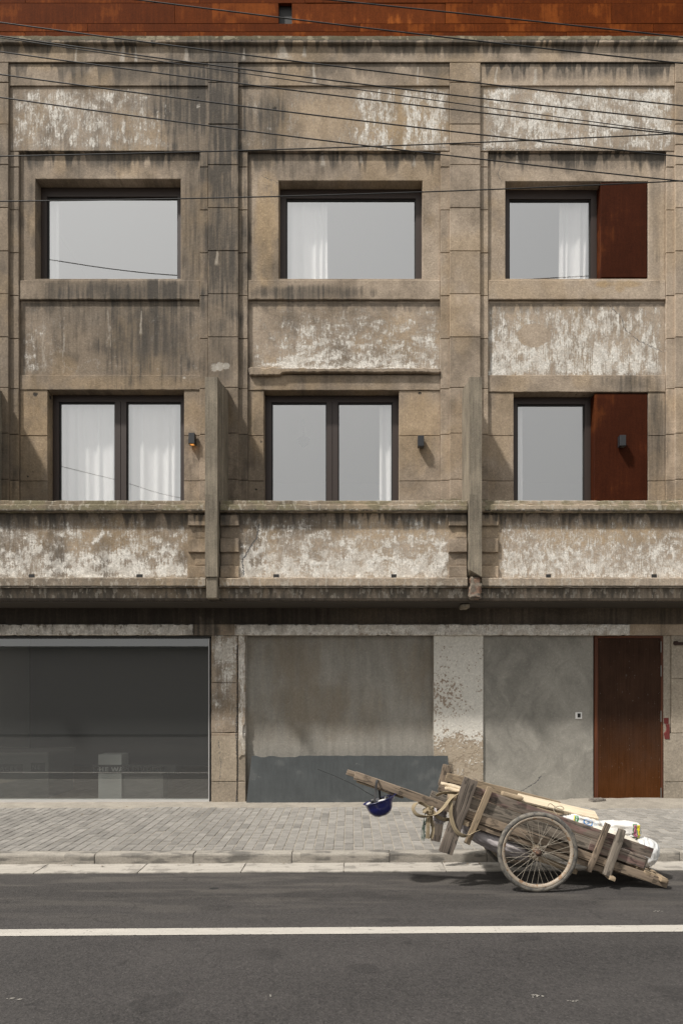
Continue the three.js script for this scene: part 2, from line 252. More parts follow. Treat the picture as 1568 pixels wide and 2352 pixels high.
M.gutter = std({ map: conc(1024, 256, (i, j, o) => { const x = i / 4, y = j / 4, m = fbm(x / 30 + 40, y / 6, 4), f = fbm(x / 1.2, y / 1.2 + 30, 2), l = .88 + .3 * (m - .5) + .25 * (f - .5); { const dt = 1 - .35 * sm(.5, .72, fbm(x / 14 + 4, y / 12, 4)); o[0] = .40 * l * dt; o[1] = .37 * l * dt; o[2] = .325 * l * dt; } }) });
M.paintLine = std({ map: conc(1024, 128, (i, j, o) => { const x = i / 2, y = j / 2, w = sm(.33, .40, fbm(x / 5, y / 4, 4) + .05 * fbm(x / 90, 3, 2) + .12 * Math.min(1, Math.min(j, 127 - j) / 9)) * (.82 + .3 * fbm(x / 40, y / 20, 3)), f = fbm(x, y, 2), l = .85 + .3 * (f - .5); o[0] = (.09 + .40 * w) * l; o[1] = (.085 + .375 * w) * l; o[2] = (.077 + .335 * w) * l; }), roughness: .8 });
const rustTex = (R, G, B, k1, sd) => dtex(512, 512, (i, j, o) => { const x = i / 3, y = j / 3, m = fbm(x / 40 + sd, y / 40, 4), s = fbm(x / 3 + sd, y / 40, 3), f = fbm(x / 1.4, y / 1.4 + sd, 2), k = sm(.55, .72, m + .25 * (s - .5)), l = .8 + .5 * (m - .5) + .3 * (s - .5) + .35 * (f - .5); o[0] = (R + k1 * k * .10) * l; o[1] = (G + k1 * k * .032) * l; o[2] = (B + k1 * k * .006) * l; });
const rs = p => new THREE.MeshPhysicalMaterial({ roughness: .95, specularIntensity: .12, ...p });
M.rust = rs({ map: rustTex(.145, .033, .0048, .6, 3), roughness: .82 }); M.rust2 = rs({ map: rustTex(.125, .028, .0045, .5, 33), roughness: .82 }); M.rust3 = rs({ map: rustTex(.17, .042, .009, 1.5, 63), roughness: .85 });
M.shutter = rs({ map: rustTex(.060, .0155, .006, .35, 103), roughness: .7 });
M.door = rs({ map: dtex(512, 1024, (i, j, o) => { const x = i / 2, y = j / 2, v = j / 1024, m = fbm(x / 50, y / 60, 4), f = fbm(x / 1.5, y / 1.5, 2), w = sm(.80, .84, fbm(x / 7, y / 9, 3)) * .4, st = fbm(x / 2.5, y / 90 + 4, 3), l = .8 + .5 * (m - .5) + .3 * (f - .5) + .45 * (st - .5), k = sm(.55, 0, v + .3 * (m - .5)); o[0] = (.052 + .046 * k) * l + .1 * w; o[1] = (.027 + .009 * k) * l + .1 * w; o[2] = (.017 - .006 * k) * l + .09 * w; }, true, THREE.ClampToEdgeWrapping), roughness: .5 });  // leaf darker towards the top: balcony shade painted into the rust colour
M.frame = std({ color: rgb(.036, .023, .018), roughness: .5 }); M.dark = std({ color: rgb(.012, .011, .010), roughness: .6 });
M.lampBody = std({ color: rgb(.02, .021, .024), roughness: .45 }); M.steel = std({ color: rgb(.2, .185, .165), roughness: .5, metalness: .6 }); M.sillMetal = std({ color: rgb(.55, .54, .52), roughness: .45, metalness: .3 });
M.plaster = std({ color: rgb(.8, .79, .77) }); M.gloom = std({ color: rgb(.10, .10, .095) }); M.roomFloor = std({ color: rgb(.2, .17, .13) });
const pane = ior => new THREE.MeshPhysicalMaterial({ color: 0xffffff, transmission: 1, thickness: 0, roughness: 0, ior, metalness: 0 });
M.paneUp = pane(5.4); M.paneMid = pane(4.8); M.paneShop = pane(2.3); M.paneShop.transmission = .955; M.paneShop.color.setRGB(.72, .74, .72);
M.curtain = new THREE.MeshPhysicalMaterial({ color: rgb(.93, .925, .91), roughness: 1, transmission: .18, thickness: 0, side: THREE.DoubleSide });

// ---------------------------------------------------------------- the building
const B = thing('concrete_building', 'weathered three storey concrete building with a long balcony and rusty steel top storey', 'building');
const tints = [.86, .93, 1, 1.06].map(k => { const m = M.facade.clone(); m.color.setRGB(k, k * (k > 1 ? .99 : 1), k * (k > 1 ? .975 : 1.0)); return m; });
const fm = (n, g, p = B) => mesh(n, g, n === 'stone_block' || n === 'quoin_block' ? tints[Math.floor(rnd() * 4)] : M.facade, p);
const zP = 0, zS = -.045, zW = -.085, zB = -.36;       // pilaster face, side strip, window wall, back of the wall
const JOINTS = [143, 189, 285, 332, 378, 477, 576, 675, 774, 890, 995, 1101, 1180];
function blocks(name, xa, xb, joints, z) {             // a shaft with its stone blocks proud of the joints
  const x0 = U(xa, z), x1 = U(xb, z), s = fm(name, slab(x0 + .003, x1 - .003, V(joints.at(-1)), V(joints[0]), z - .016, zB, 0));
  for (let i = 0; i < joints.length - 1; i++) { const b = fm('stone_block', worn(x0, x1, V(joints[i + 1]) + .004, V(joints[i]) - .004, z + rr(-.0025, .0025), z - .06, .003, .09, i + xa, .005, 'tblr'), s); }
  return s;
}
const PIL = [[-49, 20], [478, 547], [1032.5, 1102.5], [1550, 1619]];
PIL.forEach(([a, b]) => blocks('pilaster', a, b, JOINTS.filter(j => j !== 332 || a > 1000), zP));
const STRIP = [[20, 44], [459, 478], [547, 569], [1011, 1032.5], [1102.5, 1120.5], [1529, 1550]];
const SJ = [342, 378, 477, 576, 675, 774, 890, 995, 1101, 1180];
STRIP.forEach(([a, b]) => blocks('pilaster_strip', U(a) * 158.065 + 836, b, SJ, zS));
const TOPBAY = [[20, 478], [547, 1032.5], [1102.5, 1550]], BAY = [[44, 459], [569, 1011], [1120.5, 1529]];
const OPEN = [[82, 415.5, 411, 640], [640, 970, 415, 640], [1160, 1487, 416.5, 640]];
const LOPEN = [[110, 423], [606, 916], [1179, 1487]];
const LHEAD = [896, 897, 901];
// cornice, frieze
fm('cornice', worn(-7.4, 7.4, V(98, .05), V(81, .05), .05, -.6, .007, .07, 5, .01));
fm('frieze', slab(-7.4, 7.4, V(143), V(98, 0), .002, zB, .006));
[[-340, -49], [1619, 1900]].forEach(([a, b]) => fm('wall_panel', slab(U(a), U(b), V(1180), V(143), -.03)));
TOPBAY.forEach(([a, b], i) => {
  fm('wall_panel', worn(U(a), U(b), V(194), V(143), -.02, zB, .003, .08, 20 + i, .006, 'b'));
  fm('wall_panel', worn(U(a), U(b), V(342), V(194), -.038, zB, .004, .08, 30 + i, .006, 'b'));
});
BAY.forEach(([a, b], i) => {
  const x0 = U(a, zS), x1 = U(b, zS), [oa, ob, ot, obm] = OPEN[i];
  const s = rectS(x0, x1, V(645, zW), V(342)), h = new THREE.Path(), hx0 = U(oa, zW), hx1 = U(ob, zW), hy0 = V(obm, zW), hy1 = V(ot, zW);
  h.moveTo(hx0, hy0); h.lineTo(hx0, hy1); h.lineTo(hx1, hy1); h.lineTo(hx1, hy0); h.closePath(); s.holes.push(h);
  fm('window_surround', facadeUV(ext(s, zB, zW, .006)));
  fm('window_apron', worn(x0, x1, V(688, -.06), V(645, zW), -.058, zB, .006, .06, 40 + i, .01, 'tb'));
  fm('spandrel_panel', slab(x0, x1, V(856), V(688, -.06), -.096, zB, .004));
  const lb = V(LHEAD[i], zW);
  fm('lintel_band', worn(x0, x1, lb, V(856), -.072, zB, .004, .06, 50 + i, .006, 'tb'));
  // jambs of stone blocks beside the balcony doors
  const [la, lc] = LOPEN[i], JJ = [LHEAD[i], 1001, 1105, 1180];
  for (const [xa, xb] of [[U(x0 * 0 + a, zS), U(la, zW)], [U(lc, zW), x1]]) {
    const back = fm('door_jamb', slab(xa + .002, xb - .002, V(1180), lb, zW - .016, zB, 0));
    for (let k = 0; k < 3; k++) fm('stone_block', worn(xa, xb - .001, V(JJ[k + 1], zW) + .004, V(JJ[k], zW) - (k ? .004 : 0), zW + rr(-.002, .002), zW - .05, .002, .09, i * 7 + k, .005, 'tblr'), back);
    fm('door_jamb', slab(xa, xb, 3.2, V(1180), zW));
  }
});
// broken render lip over the middle balcony window
{
  const pts = [[569, 846]]; for (let x = 575; x <= 1011; x += 7) pts.push([x, 839 + 8 * fbm(x / 16, 3, 3)]); pts.push([1011, 852]);
  for (let x = 1008; x >= 569; x -= 5) pts.push([x, x < 645 ? 858 + 5 * fbm(x / 5, 9, 2) : 852 + 3.5 * fbm(x / 8, 9, 2) + (x > 985 ? 2 : 0)]);
  fm('broken_render_lip', facadeUV(ext(poly(pts.map(([x, y]) => [U(x), V(y)])), -.1, -.012, .012)));
}
// windows
function windowFrame(x0, x1, y0, y1, bar, top, mull, mat, extra = []) {
  const w = group('window', B), z1 = -.255, z0 = -.325, e = .001;
  const fr = [boxR(x0 + e, x1 - e, y1 - top, y1 - e, z0, z1), boxR(x0 + e, x1 - e, y0 + e, y0 + bar * .55, z0, z1), boxR(x0 + e, x0 + bar, y0 + bar * .55, y1 - top, z0, z1), boxR(x1 - bar, x1 - e, y0 + bar * .55, y1 - top, z0, z1)];
  mesh('window_frame', mergeGeometries(fr), M.frame, w);
  const sashes = mull ? [[x0 + bar, mull - .084], [mull + .084, x1 - bar]] : [[x0 + bar, x1 - bar]];
  if (mull) mesh('mullion', mergeGeometries([boxR(mull - .084, mull - .004, y0 + bar * .55, y1 - top, z0, z1), boxR(mull + .004, mull + .084, y0 + bar * .55, y1 - top, z0, z1), boxR(mull - .004, mull + .004, y0 + bar * .55, y1 - top, z0, z1 - .02)]), M.frame, w);
  for (const [a, b] of sashes) {
    const t = .016, zz = z1 - .022, ya = y0 + bar * .55, yb = y1 - top;
    mesh('sash', mergeGeometries([boxR(a, b, yb - t, yb, z0 + .01, zz), boxR(a, b, ya, ya + t, z0 + .01, zz), boxR(a, a + t, ya + t, yb - t, z0 + .01, zz), boxR(b - t, b, ya + t, yb - t, z0 + .01, zz)]), M.dark, w);
    mesh('pane', boxR(a + t - .003, b - t + .003, ya + t - .003, yb - t + .003, z0 + .02, z0 + .0201).toNonIndexed() && new THREE.PlaneGeometry(b - a - 2 * t + .004, yb - ya - 2 * t + .004).translate((a + b) / 2, (ya + yb) / 2, z0 + .028), mat, w);
  }
  return w;
}
OPEN.forEach(([a, b, t, m], i) => {
  const x0 = U(a, zW), x1 = i < 2 ? U(b, zW) : U(1369.5, -.255);
  const w = windowFrame(x0, x1, V(m, zW), V(t, zW), .088, .135, 0, M.paneUp);
  if (i === 2) { const sx0 = U(1370, -.255), s = mesh('shutter', facadeUV(ext(rectS(sx0, U(1485, zW), V(636.5, zW), V(419, zW)), -.33, -.088, .004), { x0: 3, y0: 7, w: 1.6, h: 1.6 }), M.shutter, w); s.userData.label = 'dark red rusted steel shutter'; }
});
const FLOOR2 = 3.24;
LOPEN.forEach(([a, b], i) => {
  const x0 = U(a, zW), x1 = i < 2 ? U(b, zW) : U(1355.5, -.255), mull = i < 2 ? (i ? U(763, -.255) : U(277.5, -.255)) : 0;
  const w = windowFrame(x0, x1, FLOOR2, V(LHEAD[i], zW), .088, .10, mull, M.paneMid);
  if (i === 2) { const s = mesh('shutter', facadeUV(ext(rectS(U(1356, -.255), U(1486, zW), FLOOR2, V(904, zW)), -.33, -.088, .004), { x0: 3, y0: 3, w: 1.6, h: 1.6 }), M.shutter, w); s.userData.label = 'dark red rusted steel shutter with a lamp on it'; }
});
// floors, partitions and the back of the rooms, one shell
{
  const R = group('room_shell', B), back = -5.2, zi = zB;
  const sl = (n, x0, x1, y0, y1, z0, z1, m) => mesh(n, boxR(x0, x1, y0, y1, z0, z1), m, R);
  sl('floor_slab', -7.4, 7.4, 2.97, 3.22, back, zi, M.plaster); sl('floor_slab', -7.4, 7.4, 6.4, 6.65, back, zi - .001, M.plaster); sl('roof_slab', -7.4, 7.4, 9.75, 10.0, back, zi - .001, M.plaster);
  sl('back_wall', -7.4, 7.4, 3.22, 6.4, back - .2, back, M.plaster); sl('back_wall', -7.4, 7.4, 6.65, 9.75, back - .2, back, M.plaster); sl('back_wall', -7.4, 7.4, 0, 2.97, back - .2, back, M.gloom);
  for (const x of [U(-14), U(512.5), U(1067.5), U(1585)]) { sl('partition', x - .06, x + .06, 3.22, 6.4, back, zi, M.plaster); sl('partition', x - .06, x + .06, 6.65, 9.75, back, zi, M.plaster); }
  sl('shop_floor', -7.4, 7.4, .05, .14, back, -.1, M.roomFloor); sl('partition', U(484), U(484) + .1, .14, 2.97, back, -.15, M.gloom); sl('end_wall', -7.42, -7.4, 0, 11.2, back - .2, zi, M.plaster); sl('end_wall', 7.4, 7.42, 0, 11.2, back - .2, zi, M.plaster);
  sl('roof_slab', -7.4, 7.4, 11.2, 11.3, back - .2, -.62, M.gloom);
}
// ground floor: dark beam, lintels, pier, infill, storefront, door
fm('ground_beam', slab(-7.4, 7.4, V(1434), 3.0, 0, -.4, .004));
fm('lintel', worn(-7.4, U(443, .03), V(1459, .03), V(1434, .03), .03, -.1, .012, .035, 3, .008, 'tbr'));
fm('lintel', worn(U(541, .04), U(1445, .04), V(1459, .04), V(1434, .04), .04, -.1, .012, .035, 4, .009, 'tblr'));
fm('header_strip', slab(U(443, .03) + .002, U(541, .04) - .002, V(1459), V(1434), .012, -.1, .004));
fm('header_strip', slab(U(1445, .04) + .003, 7.4, V(1459), V(1434), -.002, -.3, .004));
const Y0 = .06;
{ // pier between the shop glass and the cement infill, in stone blocks
  const pj = [1459, 1568, 1683, 1795, 1860], p = fm('pier', slab(U(485), U(565), Y0, V(1459), -.02, -.4, 0));
  for (let k = 0; k < 4; k++) {
    const yb = k === 3 ? Y0 : V(pj[k + 1]) + .003;
    fm('stone_block', worn(U(486), U(545), yb, V(pj[k]) - .003, .012 + rr(-.003, .003), -.03, .006, .06, 60 + k, .006, 'tblr'), p);
    if (k > 1) fm('stone_block', worn(U(546.5), U(564.5), yb, V(pj[k]) - .003, .002, -.03, .008, .05, 70 + k, .006, 'tblr'), p);
  }
  const e = []; for (let y = 1459; y < 1738; y += 6) e.push([564 + 3.5 * (fbm(y / 14, 2, 3) - .5) - 6 * sm(1660, 1672, y) * (1 - sm(1690, 1705, y)), y]);
  fm('plaster_edge', facadeUV(ext(poly([[547.5, 1459], ...e, [556, 1735], [549, 1742], [548, 1700]].map(([x, y]) => [U(x), V(y)]).reverse()), -.02, .016, .006)), p);
}
fm('cement_infill', slab(U(565), U(996), Y0, V(1459), -.075, -.4, .004));
{ const e = []; for (let y = 1459; y < 1860; y += 6) e.push([994 + 4 * (fbm(y / 15, 8, 3) - .5), y]); fm('white_pier', facadeUV(ext(poly([...e, [1110, 1860], [1110, 1459]].map(([x, y]) => [U(x), V(y)]).reverse()), -.3, -.012, .008))); }
fm('cement_infill', slab(U(1110), U(1364), Y0, V(1459), -.042, -.4, .004));
fm('door_pier', slab(U(1523), U(1541), Y0, V(1459), -.03, -.4, .005));
{ const pj = [1459, 1559, 1684, 1796, 1880], p = fm('pier', slab(U(1541), U(1640), Y0, V(1459), -.016, -.4, 0)); for (let k = 0; k < 4; k++) fm('stone_block', worn(U(k > 1 ? 1525 : 1541), U(1640), k === 3 ? Y0 : V(pj[k + 1]) + .003, V(pj[k]) - .003, rr(-.003, .001), -.02, .005, .07, 80 + k, .006, 'tblr'), p); }
fm('end_wall', slab(U(1640), 7.4, Y0, V(1459), -.02, -.4));
{ // steel door
  const d = group('door', B), x0 = U(1364.5, -.03), x1 = U(1522.5, -.03), y0 = .13, y1 = V(1460, -.03), f = .052, z = -.03;
  mesh('door_frame', mergeGeometries([boxR(x0, x0 + f, y0, y1, -.2, z), boxR(x1 - f * .75, x1, y0, y1, -.2, z), boxR(x0 + f, x1 - f * .75, y1 - f * .7, y1, -.2, z), boxR(x0 + f, x1 - f * .75, y0, y0 + .05, -.2, z)]), std({ map: M.rust.map, color: rgb(.62, .62, .62), roughness: .7 }), d);
  const lx0 = x0 + f + .004, lx1 = x1 - f * .75 - .004, ly0 = y0 + .054, ly1 = y1 - f * .7 - .004;
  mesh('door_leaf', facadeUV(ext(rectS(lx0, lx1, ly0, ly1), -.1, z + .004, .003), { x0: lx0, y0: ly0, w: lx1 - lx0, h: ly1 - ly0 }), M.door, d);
  for (const y of [1486, 1541, 1645, 1840 - 18]) { const g = new THREE.CylinderGeometry(.009, .009, .16, 8); g.translate(lx1 + .003, V(y, z), z + .012); mesh('hinge', g, M.steel, d); }
  const rv = []; for (let r = 0; r < 7; r++) for (const q of [.03, .5, .97]) { const g = new THREE.SphereGeometry(.003, 6, 4); g.translate(lx0 + (lx1 - lx0) * q, ly0 + .05 + r * (ly1 - ly0 - .1) / 6, z + .004); rv.push(g); }
  const rvm = mesh('rivets', mergeGeometries(rv), M.steel, d); rvm.userData.kind = 'stuff';
}
{ // storefront
  const s = group('storefront', B), x0 = -7.35, x1 = U(483, -.03), y0 = .15, y1 = V(1462, -.03), z = -.035;
  mesh('window_frame', mergeGeometries([boxR(x0, x1, y1 - .03, y1 - .001, z - .1, z + .01), boxR(x1 - .012, x1 + .008, y0, y1 - .03, z - .1, z + .012)]), M.dark, s);
  mesh('sill', boxR(x0, x1 - .012, Y0, y0 + .045, z - .12, z + .025), M.sillMetal, s);
  mesh('edge_trim', boxR(x1 - .026, x1 - .012, y0 + .045, y1 - .03, z - .02, z + .004), M.sillMetal, s);
  mesh('pane', new THREE.PlaneGeometry(x1 - .026 - x0, y1 - .03 - y0 - .045).translate((x0 + x1 - .026) / 2, (y0 + .045 + y1 - .03) / 2, z - .008), M.paneShop, s);
  const letters = (txt, a, b, ya, yb, w, sc = 1) => {
    const c = document.createElement('canvas'); c.width = 1024; c.height = Math.round(1024 * (yb - ya) / (b - a)); const q = c.getContext('2d');
    q.fillStyle = '#fff'; q.fillRect(0, 0, c.width, c.height); q.fillStyle = '#000'; q.font = `bold ${Math.round(c.height * .66)}px sans-serif`; q.textBaseline = 'middle';
    const tw = q.measureText(txt).width; q.save(); q.translate(c.width * .012, c.height * .52); q.scale(w * c.width / tw, 1); q.fillText(txt, 0, 0); q.restore();
    const t = new THREE.CanvasTexture(c); t.minFilter = THREE.LinearMipmapLinearFilter; t.generateMipmaps = true;
    const zz = z - .014, g = new THREE.PlaneGeometry(U(b, zz) - U(a, zz), V(ya, zz) - V(yb, zz)).translate((U(a, zz) + U(b, zz)) / 2, (V(ya, zz) + V(yb, zz)) / 2, zz);
    return mesh('lettering', g, std({ color: rgb(.016, .0155, .015), alphaMap: t, transparent: true, alphaTest: .5, roughness: .8, side: THREE.DoubleSide }), s);
  };
  letters('THE WATERHOUSE', 214, 404, 1756.5, 1776.5, .86); letters('SPACES', -22, 53, 1755, 1776, .84); letters('NE', 72, 104, 1752, 1772, .7);
}
// things seen dimly through the shop glass
{
  const z = -.28, desk = thing('reception_desk', 'grey reception desk with tall pale end block, seen dimly through the shop glass', 'desk', [U(280, z), .14, z]);
  const pale = std({ color: rgb(.33, .33, .32) }), mid = std({ color: rgb(.11, .105, .10) }), ox = U(280, z);
  mesh('end_block', boxR(U(226.5, z) - ox, -.002, 0, V(1733, z) - .14, -.3, 0), pale, desk); mesh('desk_front', boxR(0, U(374, z) - ox, 0, V(1778, z) - .14, -.28, -.02), mid, desk); mesh('desk_top', boxR(0, U(374, z) - ox + .01, V(1778, z) - .139, V(1778, z) - .115, -.3, 0), mid, desk);
  const c = thing('display_counter', 'long dark counter with a pale top behind the left end of the shop glass', 'counter', [U(20, -.6), .14, -.6]);
  mesh('counter_body', boxR(-2.2, U(112, -.6) - U(20, -.6), 0, V(1735, -.6) - .14, -.9, 0), M.gloom, c); mesh('counter_top', boxR(-2.2, U(114, -.6) - U(20, -.6), V(1735, -.6) - .139, V(1728, -.6) - .14, -.95, .02), mid, c);
}
// balcony
const zF = .62;
const BAYX = [[-7.4, 471], [499.5, 1077], [1106.5, 1900]];
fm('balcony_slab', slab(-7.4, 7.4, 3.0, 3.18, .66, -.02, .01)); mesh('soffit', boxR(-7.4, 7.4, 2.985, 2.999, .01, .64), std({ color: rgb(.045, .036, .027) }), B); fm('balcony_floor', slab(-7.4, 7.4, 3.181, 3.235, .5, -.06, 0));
BAYX.forEach(([a, b], i) => {
  const X = (v, z) => v === -7.4 ? -7.4 : U(v, .81), x0 = X(a) + (i ? .004 : 0), x1 = X(b) - .004;
  const p = fm('balcony_parapet', slab(x0, x1, 3.307, 4.203, zF, .47, .004));
  fm('balcony_band', worn(x0, x1, 3.18, 3.307, .735, .5, .006, .06, 90 + i, .012), p);
  fm('coping', worn(x0, x1, 4.203, 4.296, .715, .44, .006, .06, 95 + i, .012), p);
  fm('coping_step', worn(x0, x1, 4.296, 4.36, .675, .46, .006, .06, 99 + i, .01), p);
  const zq = .662, qy = [[1183, 1207, 1], [1212, 1236, 0], [1237, 1268, 1], [1272, 1298, 0], [1300, 1326, 1]];
  const q = (xa, xb, xn, dir) => qy.forEach(([t, bt, wide], k) => {
    const A = dir > 0 ? xa : wide ? xb : xn, C = dir > 0 ? (wide ? xb : xn) : xa, z = wide ? zq : zF + .006;
    fm('quoin_block', worn(Math.min(A, C), Math.max(A, C), V(bt, z) + .001, V(t, z), z + rr(-.003, .003), zF - .03, .004, .05, k + i * 5, .005, 'tblr'), p);
  });
  if (i < 2) q(x1 - .002, U(i ? 1030 : 432, zq), U(i ? 1048 : 447, zq), -1);
  if (i > 0) q(x0 + .002, U(i === 1 ? 549 : 1144, zq), U(i === 1 ? 537 : 1131, zq), 1);
  const wh = i === 0 ? [[67, 80], [314, 328]] : i === 1 ? [[628, 641], [898, 910]] : [[1253, 1264], [1495, 1507]];
  wh.forEach(([c, d]) => mesh('drain_hole', boxR(U(c, zF), U(d, zF), 3.308, V(1319, zF), zF - .05, zF + .003), M.dark, p));
});
// fins
function fin(xc, w, broken) {
  const zf = .81, ol = [[0, .0], [w / 2, 0]].length, side = [[.81, 0], [.70, 0], [.685, .012], [.62, .012], [.605, .002], [.50, .002], [.485, .014], [.42, .014], [.405, .004], [.30, .004], [.285, .016], [.0, .016]];
  const pts = [...side.map(([z, i]) => [w / 2 - i, z]), ...side.slice().reverse().map(([z, i]) => [-w / 2 + i, z])];
  const s = poly(pts.map(([x, z]) => [x, -z]).reverse()), g0 = new THREE.ExtrudeGeometry(s, { depth: 1, bevelEnabled: false, steps: 40 }); g0.rotateX(-Math.PI / 2);
  const p = g0.attributes.position; const yb = 3.305;
  for (let i = 0; i < p.count; i++) {
    let x = p.getX(i), y = p.getY(i), z = p.getZ(i);
    const yt = 6.17 - .245 * z + .012 * (vn(x * 60, z * 40) - .5) - (z < .68 && Math.abs(x) > .06 ? .03 : 0);
    let b0 = yb; if (broken) b0 += Math.max(0, -x + .01) * 1.1 * sm(.5, .8, z) + .02 * (vn(x * 90, z * 30) - .5);
    const f = Math.pow(y, 1); x += (vn(y * 55 + xc, z * 9 + x * 3) - .5) * .003;
    p.setXYZ(i, xc + x, b0 + (yt - b0) * f, z);
  }
  g0.computeVertexNormals(); const m = mesh('fin', facadeUV(g0, { x0: xc - .3, y0: 0, w: 1.1, h: 2.2 }), M.fin, B);
  if (!broken) mesh('fin_foot', facadeUV(ext(rectS(xc - w / 2 + .012, xc + w / 2 - .006, 3.02, yb - .002), .45, .79, .008), { x0: xc - .3, y0: 0, w: 1.1, h: 2.2 }), M.fin, m);
  else {
    const g = rough(.15, .30, .16, { nx: 9, ny: 16, nz: 8, amp: .022, round: .012, sd: 5, su: .6, sv: .6 }); g.translate(xc + .002, 3.165, .69); const r = mesh('broken_foot', g, std({ map: dtex(128, 128, (i, j, o) => { const m = fbm(i / 20, j / 20, 4), f = fbm(i / 4, j / 4, 2), l = .6 + f; const k = sm(.45, .62, m); o[0] = (.19 + .05 * k) * l; o[1] = (.16 - .01 * k) * l; o[2] = (.125 - .02 * k) * l; }), bumpMap: facadeBump, bumpScale: .01 }), m); r.userData.label = 'broken foot of the fin with rubble exposed';
    const h = rough(.12, .06, .3, { nx: 5, ny: 3, nz: 6, amp: .01, round: .01, su: .6, sv: .6 }); h.translate(xc - .09, 2.955, .42); mesh('bracket', h, M.fin, m);
  }
}
[[-5.327, 0], [U(485.25, .81), 0], [U(1091.7, .81), 1], [4.74, 0]].forEach(([x, b]) => fin(x, .165, b));
// rusty steel storey, one mesh for each sheet
{
  const c = mesh('steel_storey', boxR(-7.4, 7.4, 11.15, 13.2, -3.2, -.31), M.dark, B), z = -.25;
  const rows = [[84, 73.5, [-300, 59, 458, 989, 1300, 1900]], [72.6, 54.6, [-300, 201, 826, 1500, 1900]], [53.8, 7.5, [-300, 402, 640, -1, 670, 1022, 1404, 1900]], [6.6, -40, [-300, 59, 458, 700, 1083, 1900]], [-41, -90, [-300, 300, 900, 1900]]];
  const mats = [M.rust, M.rust2, M.rust3]; let n = 0;
  rows.forEach(([b, t, xs], r) => { for (let i = 0; i < xs.length - 1; i++) { if (xs[i + 1] === -1) { i++; continue; } const a = xs[i], q = xs[i + 1]; if (a === -1) continue; const x0 = U(a, z) + .003, x1 = U(q, z) - .003; mesh('cladding_panel', facadeUV(ext(rectS(x0, x1, V(b, z), V(t, z)), -.3, z + rr(-.003, .003), .0012), { x0: rr(-3, 3), y0: rr(-3, 3), w: 1.5, h: 1.5 }), r === 2 && i === 4 ? M.rust3 : mats[(r * 2 + i * 3 + (r > 1)) % 2], c); } });
}

// ---------------------------------------------------------------- curtains and wall lamps
function curtain(label, xa, xb, ya, yb, z, lean = 0, grp, folds = 9) {
  const x0 = U(xa, z), x1 = U(xb, z), nx = Math.max(12, Math.round((x1 - x0) / .012)), ny = 14, sd = xa, base = [(x0 + x1) / 2, yb, z];
  const g = new THREE.PlaneGeometry(1, 1, nx, ny), p = g.attributes.position;
  for (let i = 0; i < p.count; i++) {
    const u = p.getX(i) + .5, v = p.getY(i) + .5, w = x1 - x0;
    const ph = u * w / .15 * 6.283 + 2.2 * (vn(u * w * 6 + sd, 1) - .5) * 3, fl = (.45 + .55 * (1 - v));
    p.setXYZ(i, x0 + u * w + lean * (1 - v) * u * w + .008 * Math.sin(ph * .5 + v * 2) - base[0], (v) * (ya - yb), .026 * fl * Math.sin(ph + (1 - v) * .9 * Math.sin(u * 9)) + .012 * Math.sin(ph * .37 + 3));
  }
  g.computeVertexNormals(); const m = mesh('curtain', g, M.curtain); m.position.set(...base); return tag(m, label, 'curtain', grp);
}
const zC = -.385;
curtain('narrow white curtain edge at the left side of the top left window', 96, 137, 9.45, 7.75, zC);
curtain('white gathered curtain covering the left third of the top middle window', 648, 753, 9.45, 7.75, zC);
curtain('white curtain hanging at the right side of the top window that has a red shutter', 1283, 1362, 9.45, 7.75, zC, -.1);
curtain('white curtain closed behind the left pane of the left balcony window', 136, 275, 6.25, 3.3, zC);
curtain('white curtain closed behind the right pane of the left balcony window', 282, 418, 6.25, 3.3, zC);
curtain('slim white curtain bunched at the right edge of the middle balcony window', 870, 905, 6.25, 3.3, zC);
curtain('very slim white curtain at the left edge of the balcony window beside the red shutter', 1180, 1198, 6.25, 3.3, zC);
{ // pendant lamp in the room behind the middle balcony window
  const z = -1.6, o = thing('pendant_lamp', 'small grey pendant lamp faintly seen inside the middle balcony window', 'lamp', [U(697, z), V(1015, z), z]);
  const l = new THREE.LatheGeometry([[.001, -.10], [.03, -.085], [.075, -.03], [.105, .045], [.10, .05], [.07, -.025], [.02, -.08]].map(p => new THREE.Vector2(...p)), 20); mesh('shade', l, std({ color: rgb(.2, .2, .2), side: THREE.DoubleSide }), o); const c = new THREE.CylinderGeometry(.004, .004, 6.38 - V(1015, z), 6); c.translate(0, (6.38 - V(1015, z)) / 2, 0); mesh('cord', c, M.dark, o);
}
function lamp(label, dx, dy, z, lit) {
  const w = .088, h = .155, d = .115, zz = z + d, o = thing('wall_lamp', label, 'lamp', [U(dx, zz), V(dy, zz), z]);
  mesh('lamp_body', ext(rectS(-w / 2, w / 2, -h / 2, h / 2), .015, d, .004), M.lampBody, o); mesh('wall_plate', boxR(-.03, .03, -.05, .05, 0, .016), M.lampBody, o);
  const len = mesh('lens', boxR(-.03, .03, -h / 2 - .004, -h / 2 + .004, d * .3, d - .012), lit ? std({ color: rgb(.5, .3, .12), emissive: rgb(1, .48, .14), emissiveIntensity: .12 }) : std({ color: rgb(.1, .1, .1), roughness: .2 }), o);
  if (lit) { const p = new THREE.PointLight(rgb(1, .55, .2), .004, 1.5); p.position.set(0, -h / 2 - .02, d * .6); p.castShadow = true; o.add(p); p.name = 'lamp_light'; }
}
lamp('black box wall lamp glowing amber underneath, right of the left balcony window', 440, 1006, zW, true);
lamp('black box wall lamp on the tan stone right of the middle balcony window', 966.5, 1012, zW, false);
lamp('black box wall lamp fixed on the dark red steel shutter', 1430, 1011, -.087, false);
